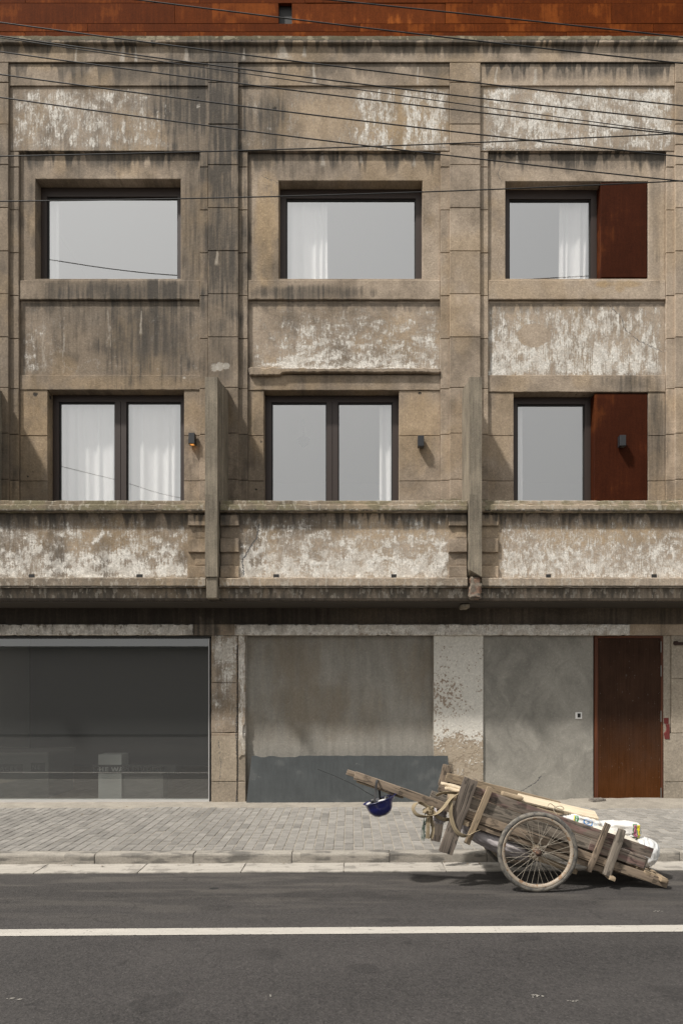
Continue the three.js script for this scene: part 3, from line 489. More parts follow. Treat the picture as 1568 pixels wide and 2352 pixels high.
{ const z = -.042, o = thing('intercom', 'small white square intercom with a black centre beside the rusty door', 'intercom', [U(1327.5, z), V(1643.5, z), z]); mesh('plate', ext(rectS(-.048, .048, -.048, .048), 0, .014, .003), std({ color: rgb(.75, .74, .72), roughness: .4 }), o); mesh('reader', ext(rectS(-.018, .026, -.028, .032), .012, .02, .003), M.dark, o); }
{ const z = -.002; // torn red notices
  const red = std({ color: rgb(.13, .02, .018) });
  tag(mesh('notice', ext(poly([[1525, 1649], [1536, 1649], [1536, 1663], [1525.5, 1662]].map(([x, y]) => [U(x, z), V(y, z)]).reverse()), -.031, -.026, 0), red), 'small square dark red notice on the pier right of the door, upper one', 'notice');
  tag(mesh('notice', ext(poly([[1529, 1664], [1536, 1663.5], [1536, 1698], [1525, 1697], [1525, 1685], [1530, 1679], [1531, 1672]].map(([x, y]) => [U(x, z), V(y, z)]).reverse()), -.031, .006, 0), red), 'torn dark red notice below the square one on the pier right of the door', 'notice'); }
{ const z = .02, o = thing('wall_bracket', 'rusty iron bracket on the pier at the right edge above the door', 'bracket', [U(1552, z), V(1478, z), 0]); const ir = std({ color: rgb(.035, .018, .014) }); mesh('arm', boxR(0, .5, -.02, .02, 0, .03), ir, o); const g = new THREE.CylinderGeometry(.032, .032, .035, 14); g.rotateX(Math.PI / 2); g.translate(-.005, .006, .018); mesh('eye', g, ir, o); }
{ // grey sheet metal standing against the cement infill
  const top = []; for (let x = 1028; x >= 578; x -= 10) top.push([x, 1736 + (Math.abs(x - 660) < 26 || Math.abs(x - 600) < 12 ? 3 : 0) + 1.5 * (vn(x * .2, 4) - .5)]);
  const P = [[565.5, 1852], [1031, 1852], [1030, 1760], ...top].map(([x, y]) => [U(x, .05), V(y, .05) - .13]), g = ext(poly(P), 0, .006, 0), T = { x0: 0, y0: 0, w: 3, h: 1.2 };
  const gg = facadeUV(g, T); const m = mesh('metal_sheet', gg, std({ map: dtex(1024, 512, (i, j, o) => { const m = fbm(i / 90, j / 90, 4), s = fbm(i / 9, j / 60, 3), f = fbm(i / 1.6, j / 1.6, 2), w = sm(.76, .83, fbm(i / 12 + 20, j / 16, 4)) * .45 * sm(.45, .6, fbm(i / 130, j / 90 + 7, 2)), e = sm(.60, .74, m) * .35, l = .85 + .4 * (m - .5) + .25 * (s - .5) + .3 * (f - .5); o[0] = .074 * l + .18 * w + .05 * e; o[1] = .082 * l + .17 * w + .045 * e; o[2] = .084 * l + .15 * w + .04 * e; }), roughness: .6 }));
  m.position.set(0, .13, .06); m.rotation.x = -.035; tag(m, 'blue grey painted metal sheet leaning on the cement wall behind the cart handle', 'metal sheet');
}

// ---------------------------------------------------------------- street
const yaw = .019, street = (z0 = 0) => ({ x: Math.cos(yaw), z: Math.sin(yaw) });
const rot = g => g.rotateY(yaw);
const kerbZ = 2.925, walkBack = kerbZ - .14;
const sideY = (x, z) => .112 + Math.max(0, (walkBack - z) / walkBack) * (.028 + .028 * (x + 5) / 10);
structure(mesh('ground', new THREE.PlaneGeometry(900, 900).rotateX(-Math.PI / 2).translate(0, -.03, 0), std({ color: rgb(.12, .115, .10) })));
{ // asphalt
  const dust = (x, z) => sm(5.3, 3.6, z);
  const px = 2048, pz = 1024, W = 8, D = 4;
  const mk = (bump) => dtex(px, pz, (i, j, o) => {
    const x = i / px * W - W / 2, z = 3 + j / pz * D, a = H2((i / 1.7) | 0, (j / 1.7) | 0), a2 = fbm(i / 2.6, j / 2.6, 2), m = fbm(x * .9 + 4, z * 2.2, 4), s = fbm(x * 1.3, z * 9, 3);
    if (bump) { o[0] = .5 + .5 * (a2 - .5) + .4 * (a - .5); return; }
    const a3 = fbm(i / 5 + 70, j / 5, 2); let l = .74 + .55 * (a2 - .5) + .3 * (a - .5) + .5 * (m - .5) + .38 * (a3 - .5), d = dust(x, z) * (.35 + 1.1 * sm(.42, .68, s)) * .55;
    if (a > .972) l += .7 * H2(i + 5, j);
    let r = .048 * l, g = .0432 * l, b = .0408 * l; r += (.135 - r) * d * .42; g += (.12 - g) * d * .42; b += (.103 - b) * d * .42; { const ck = Math.abs(fbm(x * .8 + 30, z * .9, 4) - .5); if (ck < .0025) { r *= .72; g *= .72; b *= .72; } const oil = sm(.66, .74, fbm(x * 1.7 + 60, z * 3, 3)) * .25; r *= 1 - oil; g *= 1 - oil; b *= 1 - oil; }
    const sx = (x + 1.345) / .042, sz = (z - 3.80) / .03; if (sx * sx + sz * sz < 1) { r = g = b = .012; }
    o[0] = r; o[1] = g; o[2] = b;
  }, !bump, THREE.MirroredRepeatWrapping);
  const marks = [[-2.0, 6.02, .07, .012], [1.0, 5.98, .05, .02], [1.18, 6.05, .04, .01], [-.55, 5.98, .03, .012], [2.66, 4.7, .13, .03], [2.35, 4.45, .05, .015]];
  M.road = std({ map: mk(false), bumpMap: mk(true), bumpScale: .006, roughness: .88 });
  const g = new THREE.PlaneGeometry(160, 40, 1, 1); g.rotateX(-Math.PI / 2); g.translate(0, 0, kerbZ + .2 + 20); rot(g);
  const p = g.attributes.position, uv = g.attributes.uv; for (let i = 0; i < p.count; i++) uv.setXY(i, (p.getX(i) + 4) / 8, (p.getZ(i) - 3) / 4);
  structure(mesh('road', g, M.road));
  // flecks of paint and grit splashed on the asphalt
  const sp = []; marks.forEach(([x, z, w, d], q) => { for (let k = 0; k < 7; k++) { const c = new THREE.CircleGeometry(1, 7); c.scale(w * rr(.06, .25), d * rr(.15, .5), 1); c.rotateX(-Math.PI / 2); c.translate(x + w * rr(-.7, .7), .004 + k * .0002, z + d * rr(-1, 1)); sp.push(c); } });
  const s = mesh('paint_splashes', mergeGeometries(sp), std({ color: rgb(.24, .225, .2) })); s.userData.kind = 'stuff'; tag(s, 'pale paint splashes scattered on the asphalt', 'paint');
  const L = new THREE.PlaneGeometry(120, .142); L.rotateX(-Math.PI / 2); L.translate(0, .004, 4.892); rot(L); const lu = L.attributes.uv, lp = L.attributes.position; for (let i = 0; i < lp.count; i++) lu.setX(i, lp.getX(i) / 3); structure(mesh('road_line', L, M.paintLine));
}
{ // kerb and gutter, stone by stone
  const k = structure(mesh('kerb', rot(boxR(-40, 40, -.02, .085, walkBack + .01, kerbZ - .012)), M.gloom));
  const sh = new THREE.Shape(); sh.moveTo(0, 0); sh.lineTo(.14, 0); sh.lineTo(.138, .085); sh.quadraticCurveTo(.136, .112, .11, .112); sh.lineTo(0, .112); sh.closePath();
  for (let i = -7; i < 8; i++) {
    const x0 = i * 1.0 - .79, g = new THREE.ExtrudeGeometry(sh, { depth: .984, bevelEnabled: true, bevelSize: .005, bevelThickness: .005, bevelOffset: -.005, bevelSegments: 1, curveSegments: 5 }); g.rotateY(-Math.PI / 2); g.scale(1, 1, 1);
    const p = g.attributes.position; for (let q = 0; q < p.count; q++) p.setXYZ(q, -p.getX(q) * 0 + (x0 + .992 + p.getX(q) - .004), p.getY(q) + .0, p.getZ(q) + walkBack + rr(0, .0015)); g.computeVertexNormals();
    mesh('kerb_stone', facadeUV(rot(g), { x0: rr(-2, 2), y0: rr(0, 1), w: 2.2, h: .5 }), M.kerb, k);
  }
  const gt = structure(mesh('gutter', rot(boxR(-40, 40, -.02, .002, kerbZ - .01, kerbZ + .29)), M.kerb));
  for (let i = -7; i < 8; i++) { const x0 = i * 1.0 - .28 + .02, g = new THREE.BoxGeometry(.988, .012, .325, 24, 1, 6); const p = g.attributes.position; for (let q = 0; q < p.count; q++) { const z = p.getZ(q); p.setXYZ(q, p.getX(q) + x0 + .5, p.getY(q) + .003 + (z < 0 ? .004 : 0), z + kerbZ + .1625 + (z > .16 ? (vn(p.getX(q) * 40 + i * 50, 3) - .5) * .014 : 0)); } g.computeVertexNormals(); rot(g); const uv = g.attributes.uv, ru = rnd(); for (let q = 0; q < uv.count; q++) uv.setXY(q, p.getX(q) / 2.2 + ru, p.getZ(q) / .5); mesh('gutter_slab', g, M.gutter, gt); }
}
{ // brick pavement
  const base = new THREE.PlaneGeometry(70, walkBack + .5, 70, 6).rotateX(-Math.PI / 2).translate(0, 0, (walkBack - .5) / 2); rot(base);
  { const p = base.attributes.position; for (let i = 0; i < p.count; i++) p.setY(i, sideY(Math.max(-8, Math.min(8, p.getX(i))), p.getZ(i)) - .0045); base.computeVertexNormals(); }
  const sandMap = dtex(512, 512, (i, j, o) => { const m = fbm(i / 50, j / 50, 4), f = fbm(i / 2, j / 2, 2), l = .8 + .4 * (m - .5) + .5 * (f - .5); o[0] = .375 * l; o[1] = .335 * l; o[2] = .275 * l; });
  { const uv = base.attributes.uv, p = base.attributes.position; for (let i = 0; i < uv.count; i++) uv.setXY(i, p.getX(i) / 1.3, p.getZ(i) / 1.3); }
  const walk = structure(mesh('sidewalk', base, std({ map: sandMap })));
  const bm = dtex(256, 256, (i, j, o) => { const m = fbm(i / 40, j / 40, 4), f = fbm(i / 2.5, j / 2.5, 2), l = .9 + .5 * (m - .5) + .5 * (f - .5); o[0] = o[1] = o[2] = .8 * l; });
  const P = .1055, LN = .268, h = .05, tones = [];
  for (let k = 0; k < 9; k++) { const l = .21 + .020 * k; tones.push(std({ map: bm, color: rgb(l * 1.16, l * 1.09, l * .985) })); }
  const geos = [0, 1, 2, 3].map(k => { const g = ext(rectS(-P / 2 + .0045, P / 2 - .0045, -LN / 2 + .004, LN / 2 - .004), 0, h, .004); g.rotateX(-Math.PI / 2); g.translate(0, -h, 0); const p = g.attributes.position, uv = g.attributes.uv, o = rnd(), q = rnd(); for (let i = 0; i < p.count; i++) uv.setXY(i, p.getX(i) / .5 + o, p.getZ(i) / .5 + q); return g; });
  const list = [];
  for (let c = -62; c < 64; c++) for (let r = -1; r < 12; r++) {
    const x = c * P, z = walkBack - .012 - LN / 2 - r * LN + ((c & 1) ? LN / 2 : 0) + rr(-.004, .004); if (z > walkBack - LN * .3) { if (!(c & 1)) continue; }
    list.push([x, z, (c & 1) && r === 0 ? 1 : 0]);
  }
  const out = []; let n = 0;
  list.sort((a, b) => b[1] - a[1] + (Math.abs(a[0]) - Math.abs(b[0])) * .02);
  const mat = new THREE.Matrix4(), eul = new THREE.Euler(), q4 = new THREE.Quaternion();
  for (const [x, z, half] of list) {
    let zz = z, sc = 1; if (z + LN / 2 > walkBack - .008) { zz = walkBack - .01 - LN / 4 + 0; sc = .5; }
    const X = x * Math.cos(yaw) + zz * Math.sin(yaw), Z = -x * Math.sin(yaw) + zz * Math.cos(yaw);
    if (Z < -.12 || Math.abs(x) > 6.6) continue;
    const y = sideY(X, Z) + rr(-.002, .002) + .002 * vn(X * 3, Z * 3); eul.set(rr(-.006, .006), yaw + rr(-.01, .01), rr(-.012, .012)); q4.setFromEuler(eul);
    const dusty = sm(-3, 3, X + (vn(X * .8, Z) - .5) * 3) * 3 + sm(1.1, .2, Z) * 2; const ti = Math.max(0, Math.min(8, Math.round(dusty + rr(0, 3.6) - (rnd() < .06 ? 4 : 0) + 2.2 * (fbm(X * 1.6, Z * 1.6, 2) - .5))));
    const see = X < 4.66 && X > -4.9;
    if (n < 300 && see) { const m = mesh('brick', geos[n % 4], tones[ti], walk); m.position.set(X, y, Z); m.quaternion.copy(q4); m.scale.z = sc; n++; }
    else { const g = geos[(out.length) % 4].clone(); mat.compose(new THREE.Vector3(X, y, Z), q4, new THREE.Vector3(1, 1, sc)); g.applyMatrix4(mat); const c = tones[ti].color, cl = new Float32Array(g.attributes.position.count * 3); for (let i = 0; i < cl.length; i += 3) { cl[i] = c.r; cl[i + 1] = c.g; cl[i + 2] = c.b; } g.setAttribute('color', new THREE.BufferAttribute(cl, 3)); out.push(g); }
  }
  const rest = mesh('bricks', mergeGeometries(out), std({ map: bm, vertexColors: true }), walk); rest.userData.kind = 'stuff';
  // sand blown against the foot of the wall
  const pos = [], idx = [], uv = [], nX = 220;
  for (let i = 0; i <= nX; i++) { const x = -6.5 + 12.6 * i / nX, w = .10 + .30 * fbm(x * 1.1, 2, 3) + .12 * fbm(x * 6, 7, 3) + (x > 3.2 ? .10 : 0), hh = .014 + .03 * fbm(x * 1.7, 5, 3) * sm(-2, 3, x) + (x > 3.0 ? .02 : 0);
    [[-.2, hh + .012], [.03, hh + .008], [w * .5, hh * .55 + .003], [w, .0035], [w + .03, -.012]].forEach(([z, y], k) => { pos.push(x, sideY(x, z) + y + .004 * (vn(x * 14, k * 3) - .5), z); uv.push(x / 1.3, z / 1.3); }); }
  for (let i = 0; i < nX; i++) for (let k = 0; k < 4; k++) { const a = i * 5 + k; idx.push(a, a + 1, a + 5, a + 1, a + 6, a + 5); }
  const g = new THREE.BufferGeometry(); g.setAttribute('position', new THREE.Float32BufferAttribute(pos, 3)); g.setAttribute('uv', new THREE.Float32BufferAttribute(uv, 2)); g.setIndex(idx); g.computeVertexNormals();
  const s = mesh('sand', g, std({ map: sandMap, color: rgb(.95, .96, .98), bumpMap: facadeBump, bumpScale: .004 })); s.userData.kind = 'stuff'; tag(s, 'pale sand blown along the foot of the wall', 'sand');
}
{ // loose brick by the door
  const g = rough(.225, .062, .10, { nx: 6, ny: 3, nz: 4, amp: .006, round: .006, su: .3, sv: .3 }); const m = mesh('loose_brick', g, M.kerb); m.material = std({ map: M.kerb.map, color: rgb(.62, .6, .6) }); m.position.set(U(1370, .12), sideY(3.4, .12) + .05, .12); m.rotation.y = .25; tag(m, 'loose grey brick lying on the pavement at the left foot of the door', 'brick');
}
// across the street, behind the camera: seen only as reflections in the glass
{
  const o = thing('warehouse', 'low grey warehouse across the street mirrored in the shop glass', 'building', [0, 0, 19]), gr = std({ color: rgb(.36, .345, .33) });
  mesh('wall', boxR(-30, 26, 0, 3.62, 0, 8), gr, o); mesh('roof', boxR(-30.3, 26.3, 3.622, 3.72, -.3, 8.3), M.gloom, o);
}

// ---------------------------------------------------------------- handcart
const woodTex = (R, G, B, sd, contrast = 1, red = 0) => dtex(512, 256, (i, j, o) => {
  const x = i / 512 * 1.2, y = j / 256 * .3, wv = fbm(x * 3 + sd, y * 9, 2) * .03, g1 = fbm(x * 2.2 + sd, (y + wv) * 170, 3), g2 = fbm(x * 9 + sd, (y + wv) * 420, 2), m = fbm(x * 5 + sd, y * 16, 4), st = sm(.62, .75, fbm(x * 12 + sd, y * 30 + 9, 3)), ck = sm(.74, .78, fbm(x * 1.6 + sd + 9, (y + wv) * 120 + 50, 2));
  let l = .82 + contrast * (.55 * (g1 - .5) + .35 * (g2 - .5) + .6 * (m - .5)); l *= 1 - .4 * st * contrast; l *= 1 - .65 * ck * contrast;
  const k = red * sm(.5, .62, fbm(x * 6 + sd + 3, y * 25, 4)); o[0] = R * (1 + .04 * k) * l; o[1] = G * (1 - .24 * k) * l; o[2] = B * (1 - .16 * k) * l;
});
const wb = o => std({ roughness: .85, ...o });
const woodMats = { grey: wb({ map: woodTex(.225, .19, .152, 3, 1.25) }), dark: wb({ map: woodTex(.175, .142, .114, 23, 1.3) }), brown: wb({ map: woodTex(.255, .195, .14, 43, 1.25) }), red: wb({ map: woodTex(.222, .178, .142, 63, 1.3, .7) }), tan: wb({ map: woodTex(.33, .25, .165, 83, .8) }), fresh: wb({ map: woodTex(.74, .62, .45, 103, .4) }), pale: wb({ map: woodTex(.43, .33, .22, 123, .6) }) };
for (const m of Object.values(woodMats)) { m.bumpMap = m.map; m.bumpScale = .003; }
M.tyre = std({ map: dtex(256, 64, (i, j, o) => { const m = sm(.3, .66, fbm(i / 17, j / 12, 4)), f = fbm(i / 2, j / 2, 2), l = .8 + .4 * f; o[0] = (.075 + .10 * m) * l; o[1] = (.071 + .088 * m) * l; o[2] = (.066 + .068 * m) * l; }), roughness: .95 });
M.rim = std({ map: dtex(256, 64, (i, j, o) => { const m = sm(.55, .72, fbm(i / 14 + 20, j / 20, 4)), f = fbm(i / 2, j / 2, 2), l = .8 + .4 * f; o[0] = (.36 - .12 * m) * l; o[1] = (.305 - .165 * m) * l; o[2] = (.24 - .165 * m) * l; }), roughness: .6, metalness: .1 });
M.spoke = std({ color: rgb(.36, .32, .26), roughness: .5, metalness: .2 }); M.hub = std({ map: rustTex(.10, .06, .04, .6, 203), roughness: .8 });
const CX = 1.521, CZ = 3.49, RW = .354, TH = 19.2 * Math.PI / 180;
const cart = thing('handcart', 'old two wheeled wooden handcart loaded with timber and sacks, parked tilted at the kerb', 'handcart', [CX, 0, CZ]);
const Q = (u, v, w = 0) => [u * Math.cos(TH) + v * Math.sin(TH), RW - u * Math.sin(TH) + v * Math.cos(TH), w];
const W3 = (u, v, w) => { const q = Q(u, v, w); return [q[0] + CX, q[1], q[2] + CZ]; };
function board(name, u0, u1, v0, v1, w, t, mat, o = {}, tilt = 0) {
  const long = Math.abs(u1 - u0) >= Math.abs(v1 - v0), L = long ? u1 - u0 : v1 - v0, H = long ? v1 - v0 : u1 - u0;
  const g = rough(L, H, t, { nx: 22, ny: 3, nz: 2, amp: .003, round: .004, ...o }); if (!long) g.rotateZ(Math.PI / 2);
  const m = mesh(name, g, mat, o.parent || cart); m.position.set(...Q((u0 + u1) / 2, (v0 + v1) / 2, w)); m.rotation.z = -TH + tilt; return m;
}
const wm = woodMats;
for (const s of [1, -1]) {
  const w = .30 * s, near = s > 0;
  board('shaft', near ? -1.735 : -.95, 1.23, .055, .132, w, .055, near ? wm.brown : wm.grey, { nx: 60, amp: .0018, round: .003 });
  board('side_board', -.80, 1.012, .264, .356, w + .004 * s, .024, near ? wm.red : wm.pale, { nx: 40, amp: .0018, round: .002 }); board('side_board', near ? -.78 : -.9, 1.0, .153, .258, w + .002 * s, .024, near ? wm.grey : wm.brown, { nx: 40, amp: .0018, round: .002 });
  board('side_board', -.72, .72, .0, .05, w, .026, near ? wm.brown : wm.dark, { nx: 30, amp: .002, round: .002 });
  if (near) { board('side_board', .45, .98, .258 - .105, .263, w + .016, .012, wm.red, { amp: .003 }); }
}
board('post', -.81, -.68, -.293, .41, .345, .045, wm.dark, { nx: 20, ny: 5, amp: .0022, round: .003 });
board('post', -.603, -.547, -.152, .397, .338, .035, wm.tan, { nx: 16, amp: .0015, round: .003 }, -.06);
board('post', .497, .551, -.033, .437, .345, .04, wm.brown, { nx: 16, amp: .0022, round: .004 }, -.05);
board('post', .635, .708, -.009, .431, .350, .045, wm.grey, { nx: 16, ny: 4, amp: .0025, round: .004 }, 0);
board('post', -.86, -.755, -.345, .36, -.345, .045, wm.dark, { nx: 18, amp: .003 }, .18); board('post', .55, .61, -.02, .40, -.335, .04, wm.grey, {}, .03); board('post', -.60, -.55, -.21, .38, -.335, .035, wm.grey);
board('post', -.92, -.83, .2, .42, -.33, .035, wm.brown, { nx: 8 }, .1);
for (let k = 0; k < 5; k++) { const g = rough(1.72, .022, .112, { nx: 14, nz: 3 }); const m = mesh('floor_board', g, [wm.grey, wm.brown, wm.dark][k % 3], cart); m.position.set(...Q(.09, .048, -.23 + k * .115)); m.rotation.z = -TH; }
for (const [u, v, h, l] of [[-.66, .02, .05, .7], [.0, .018, .06, .72], [.72, -.012, .045, .78], [1.02, .128, .045, .66], [1.085, .125, .045, .64], [1.16, .125, .05, .70]]) { const g = rough(.06, h, l, { nx: 3, ny: 2, nz: 14, amp: .004 }); const m = mesh('cross_bearer', g, [wm.tan, wm.pale][u > 1 ? 0 : 1], cart); m.position.set(...Q(u, v, u > 1.1 ? .03 : 0)); m.rotation.z = -TH; }
{ const g = rough(.75, .055, .018, { nx: 10 }); const m = mesh('brace', g, wm.pale, cart); m.position.set(...Q(.10, -.08, .2)); m.rotation.z = -TH - .02; }
// short extra pieces scarfed on the handle end
board('handle_piece', -1.81, -1.58, .07, .122, .27, .05, wm.brown, { nx: 10 }); board('handle_piece', -1.70, -1.25, .035, .056, .29, .045, wm.tan, { nx: 12, amp: .005 });
{ const g = new THREE.CylinderGeometry(.016, .016, .95, 8); g.rotateX(Math.PI / 2); const a = mesh('axle', g, M.hub, cart); a.position.set(0, RW, 0); }
function wheel(w) {
  const o = group('wheel', cart); o.position.set(0, RW, w);
  const ty = new THREE.TorusGeometry(RW - .024, .024, 14, 72); { const p = ty.attributes.position; for (let i = 0; i < p.count; i++) p.setZ(i, p.getZ(i) * .95); const uv = ty.attributes.uv; for (let i = 0; i < uv.count; i++) uv.setXY(i, uv.getX(i) * 4, uv.getY(i)); } mesh('tyre', ty, M.tyre, o);
  const pr = [[.292, -.017], [.308, -.019], [.316, -.017], [.316, .017], [.308, .019], [.292, .017], [.286, .006], [.286, -.006], [.292, -.017]].map(p => new THREE.Vector2(...p)), rg = new THREE.LatheGeometry(pr, 72); rg.rotateX(Math.PI / 2); { const uv = rg.attributes.uv; for (let i = 0; i < uv.count; i++) uv.setXY(i, uv.getX(i) * 5, uv.getY(i)); } mesh('rim', rg, M.rim, o);
  const hp = [[0, -.055], [.012, -.055], [.012, -.045], [.022, -.043], [.03, -.04], [.03, -.034], [.018, -.03], [.017, .03], [.03, .034], [.03, .04], [.022, .043], [.014, .046], [.014, .06], [0, .06]].map(p => new THREE.Vector2(...p)), hg = new THREE.LatheGeometry(hp, 16); hg.rotateX(Math.PI / 2); mesh('hub', hg, M.hub, o);
  const N = 36;
  for (let k = 0; k < N; k++) { // crossed spokes from alternate flanges
    const s = k & 1 ? 1 : -1, dir = (k >> 1) & 1 ? 1 : -1, a = k / N * 6.2832, b = a + dir * 1.15, p0 = new THREE.Vector3(.028 * Math.cos(b), .028 * Math.sin(b), .037 * s), p1 = new THREE.Vector3(.289 * Math.cos(a), .289 * Math.sin(a), .003 * s), v = p1.clone().sub(p0);
    const g = new THREE.CylinderGeometry(.0015, .0015, v.length(), 5); g.applyQuaternion(new THREE.Quaternion().setFromUnitVectors(new THREE.Vector3(0, 1, 0), v.clone().normalize())); g.translate(...p0.clone().add(p1).multiplyScalar(.5).toArray()); mesh('spoke', g, M.spoke, o);
  }
  return o;
}
wheel(.43); wheel(-.43).rotation.z = .06;
// ---------------------------------------------------------------- loads on the cart
function loadBoard(name, label, u0, u1, v0, v1, w, t, mat, tilt = 0, o = {}, yawT = 0) {
  const g = rough(Math.hypot(u1 - u0), v1 - v0, t, { nx: 20, amp: .004, ...o }), m = mesh(name, o.roll ? g.rotateX(o.roll) : g, mat); m.position.set(...W3((u0 + u1) / 2, (v0 + v1) / 2, w)); m.rotation.set(0, yawT, -TH + tilt); return tag(m, label, 'plank');
}
loadBoard('loose_plank', 'long pale new plank lying on the load behind the near wheel', -.21, .54, .396, .420, .03, .15, wm.fresh, .107, { amp: .002, round: .002, roll: .33 });
loadBoard('loose_plank', 'weathered plank ending in a thick worn end under the pale plank', .05, .75, .30, .35, -.16, .10, wm.tan, .06);
loadBoard('loose_plank', 'splintered yellow plank sticking out at the front over the straps', -.95, -.62, .262, .292, .1, .08, wm.fresh, .10, { amp: .012 });
loadBoard('loose_plank', 'second short splintered plank just under the first at the front', -.90, -.58, .238, .268, .14, .07, wm.fresh, .06, { amp: .012 });
loadBoard('loose_plank', 'broad knotted tan plank standing along the far side of the cart', -.87, .28, .312, .398, -.27, .028, wm.tan, .083, { nx: 30, amp: .002, round: .003 });
loadBoard('wood_block', 'short pale timber offcut on top of the load beside the slim post', -.40, -.20, .352, .392, .13, .10, wm.pale, .08, { nx: 6 });
loadBoard('wood_block', 'tan timber block wedged behind the wide front post', -.87, -.70, .165, .235, .18, .12, wm.pale, .25, { nx: 6, amp: .008 });
// lumpy sacks: squared ellipsoids with creases
function sackGeo(a, b, c, o = {}) {
  const { pow = .6, crease = .012, sd = rnd() * 50, n = 40 } = o, g = new THREE.SphereGeometry(1, n * 2, n), p = g.attributes.position, uv = g.attributes.uv;
  for (let i = 0; i < p.count; i++) {
    const f = q => Math.sign(q) * Math.pow(Math.abs(q), pow); let x = p.getX(i), y = p.getY(i), z = p.getZ(i); uv.setXY(i, x * .5 + .5, y * .5 + .5);
    const k = crease * (Math.abs(fbm(x * 3 + sd, y * 3 + z * 2, 3) - .5) * -5 + 1.4 * fbm(x * 9 + sd, y * 9 + z * 8, 3)) + .5 * crease * (fbm(x * 1.5, y * 1.5 + z + sd, 2) - .5) * 6;
    const X = f(x) * a, Y = f(y) * b, Z = f(z) * c, l = Math.hypot(X, Y, Z) || 1; p.setXYZ(i, X + X / l * k, Y + Y / l * k, Z + Z / l * k);
  }
  g.computeVertexNormals(); return g;
}
function sackTex(draw) { const c = document.createElement('canvas'); c.width = 512; c.height = 256; const q = c.getContext('2d'); q.fillStyle = '#d0cdc8'; q.fillRect(0, 0, 512, 256); draw(q); const t = new THREE.CanvasTexture(c); t.colorSpace = THREE.SRGBColorSpace; return t; }
const glyph = (q, x, y, s, col) => { q.strokeStyle = col; q.lineWidth = s * .13; q.beginPath(); for (const [a, b, c, d] of [[.1, .2, .9, .2], [.5, 0, .5, 1], [.15, .55, .85, .55], [.2, .95, .8, .95], [.2, .3, .1, .9]]) { q.moveTo(x + a * s, y + b * s); q.lineTo(x + c * s, y + d * s); } q.stroke(); };
const cloth = p => new THREE.MeshPhysicalMaterial({ roughness: .75, side: THREE.DoubleSide, ...p });
{
  const t1 = sackTex(q => { q.fillStyle = '#1c6b3a'; q.fillRect(130, 60, 48, 130); q.fillStyle = '#d8c23a'; q.fillRect(116, 60, 13, 120); for (let k = 0; k < 3; k++) glyph(q, 138, 70 + k * 38, 30, '#e8efe6'); q.strokeStyle = '#3577b4'; q.lineWidth = 9; q.beginPath(); q.arc(268, 120, 32, 0, 6.3); q.stroke(); q.fillStyle = '#3577b4'; q.font = 'bold 46px sans-serif'; q.fillText('S', 252, 137); q.fillStyle = '#8fb0cc'; for (let k = 0; k < 4; k++) q.fillRect(316, 100 + k * 14, 60, 4); });
  const a = mesh('sack', sackGeo(.19, .062, .15, { pow: .7, sd: 4 }), cloth({ map: t1 })); a.position.set(...W3(.42, .335, .02)); a.rotation.set(-.2, .1, -TH + .08); tag(a, 'white woven sack with a green label and a round blue mark', 'sack');
  const t2 = sackTex(q => { q.fillStyle = '#1f6f3c'; q.fillRect(330, 60, 60, 150); q.fillStyle = '#b8788a'; q.fillRect(340, 72, 40, 126); for (let k = 0; k < 3; k++) glyph(q, 345, 78 + k * 40, 30, '#5e2434'); q.fillStyle = '#e3cf22'; q.fillRect(392, 76, 44, 130); for (let k = 0; k < 3; k++) glyph(q, 404, 90 + k * 38, 20, '#4d5a2a'); q.fillStyle = '#1f6f3c'; q.fillRect(70, 120, 26, 90); q.fillStyle = '#b33'; q.fillRect(50, 110, 16, 60); });
  const b = mesh('sack', sackGeo(.205, .085, .14, { pow: .62, sd: 14 }), cloth({ map: t2 })); b.position.set(...W3(.80, .375, -.08)); b.rotation.set(-.15, .1, -.02); tag(b, 'white woven sack with a yellow, green and pink label, standing proud of the tail', 'sack');
  const c = mesh('sack', sackGeo(.24, .05, .13, { pow: .8, sd: 24, crease: .014 }), cloth({ color: rgb(.62, .57, .48) })); c.position.set(...W3(.72, .325, .12)); c.rotation.z = -TH - .02; tag(c, 'cream coloured empty sack spread along the top of the side boards', 'sack');
  const d = mesh('plastic_bag', sackGeo(.115, .13, .13, { pow: .85, sd: 34, crease: .011 }), new THREE.MeshPhysicalMaterial({ color: rgb(.80, .80, .79), roughness: .3, transmission: .35, thickness: 0, side: THREE.DoubleSide })); d.position.set(...W3(1.075, .275, .02)); d.rotation.z = -.3; tag(d, 'shiny white plastic bag bulging over the tail of the cart', 'bag');
  const e = mesh('sack', sackGeo(.34, .085, .26, { pow: .75, sd: 44, crease: .02 }), cloth({ color: rgb(.42, .385, .385) })); e.position.set(...W3(-.27, -.075, .02)); e.rotation.z = -TH - .05; tag(e, 'dull mauve grey sack slung under the cart bed ahead of the wheels', 'sack');
  const f = mesh('rag', sackGeo(.055, .085, .06, { pow: .8, sd: 54, crease: .02, n: 24 }), cloth({ color: rgb(.52, .49, .50) })); f.position.set(...W3(-.87, .0, .15)); f.rotation.z = -.2; tag(f, 'crumpled pale rag stuffed beside the wide front post', 'rag');
  const g = mesh('rag', sackGeo(.055, .03, .05, { pow: .7, sd: 64, crease: .016, n: 20 }), cloth({ color: rgb(.30, .235, .195) })); g.position.set(...W3(-.875, .075, .19)); tag(g, 'brown crumpled rag just above the pale one at the front of the cart', 'rag');
}
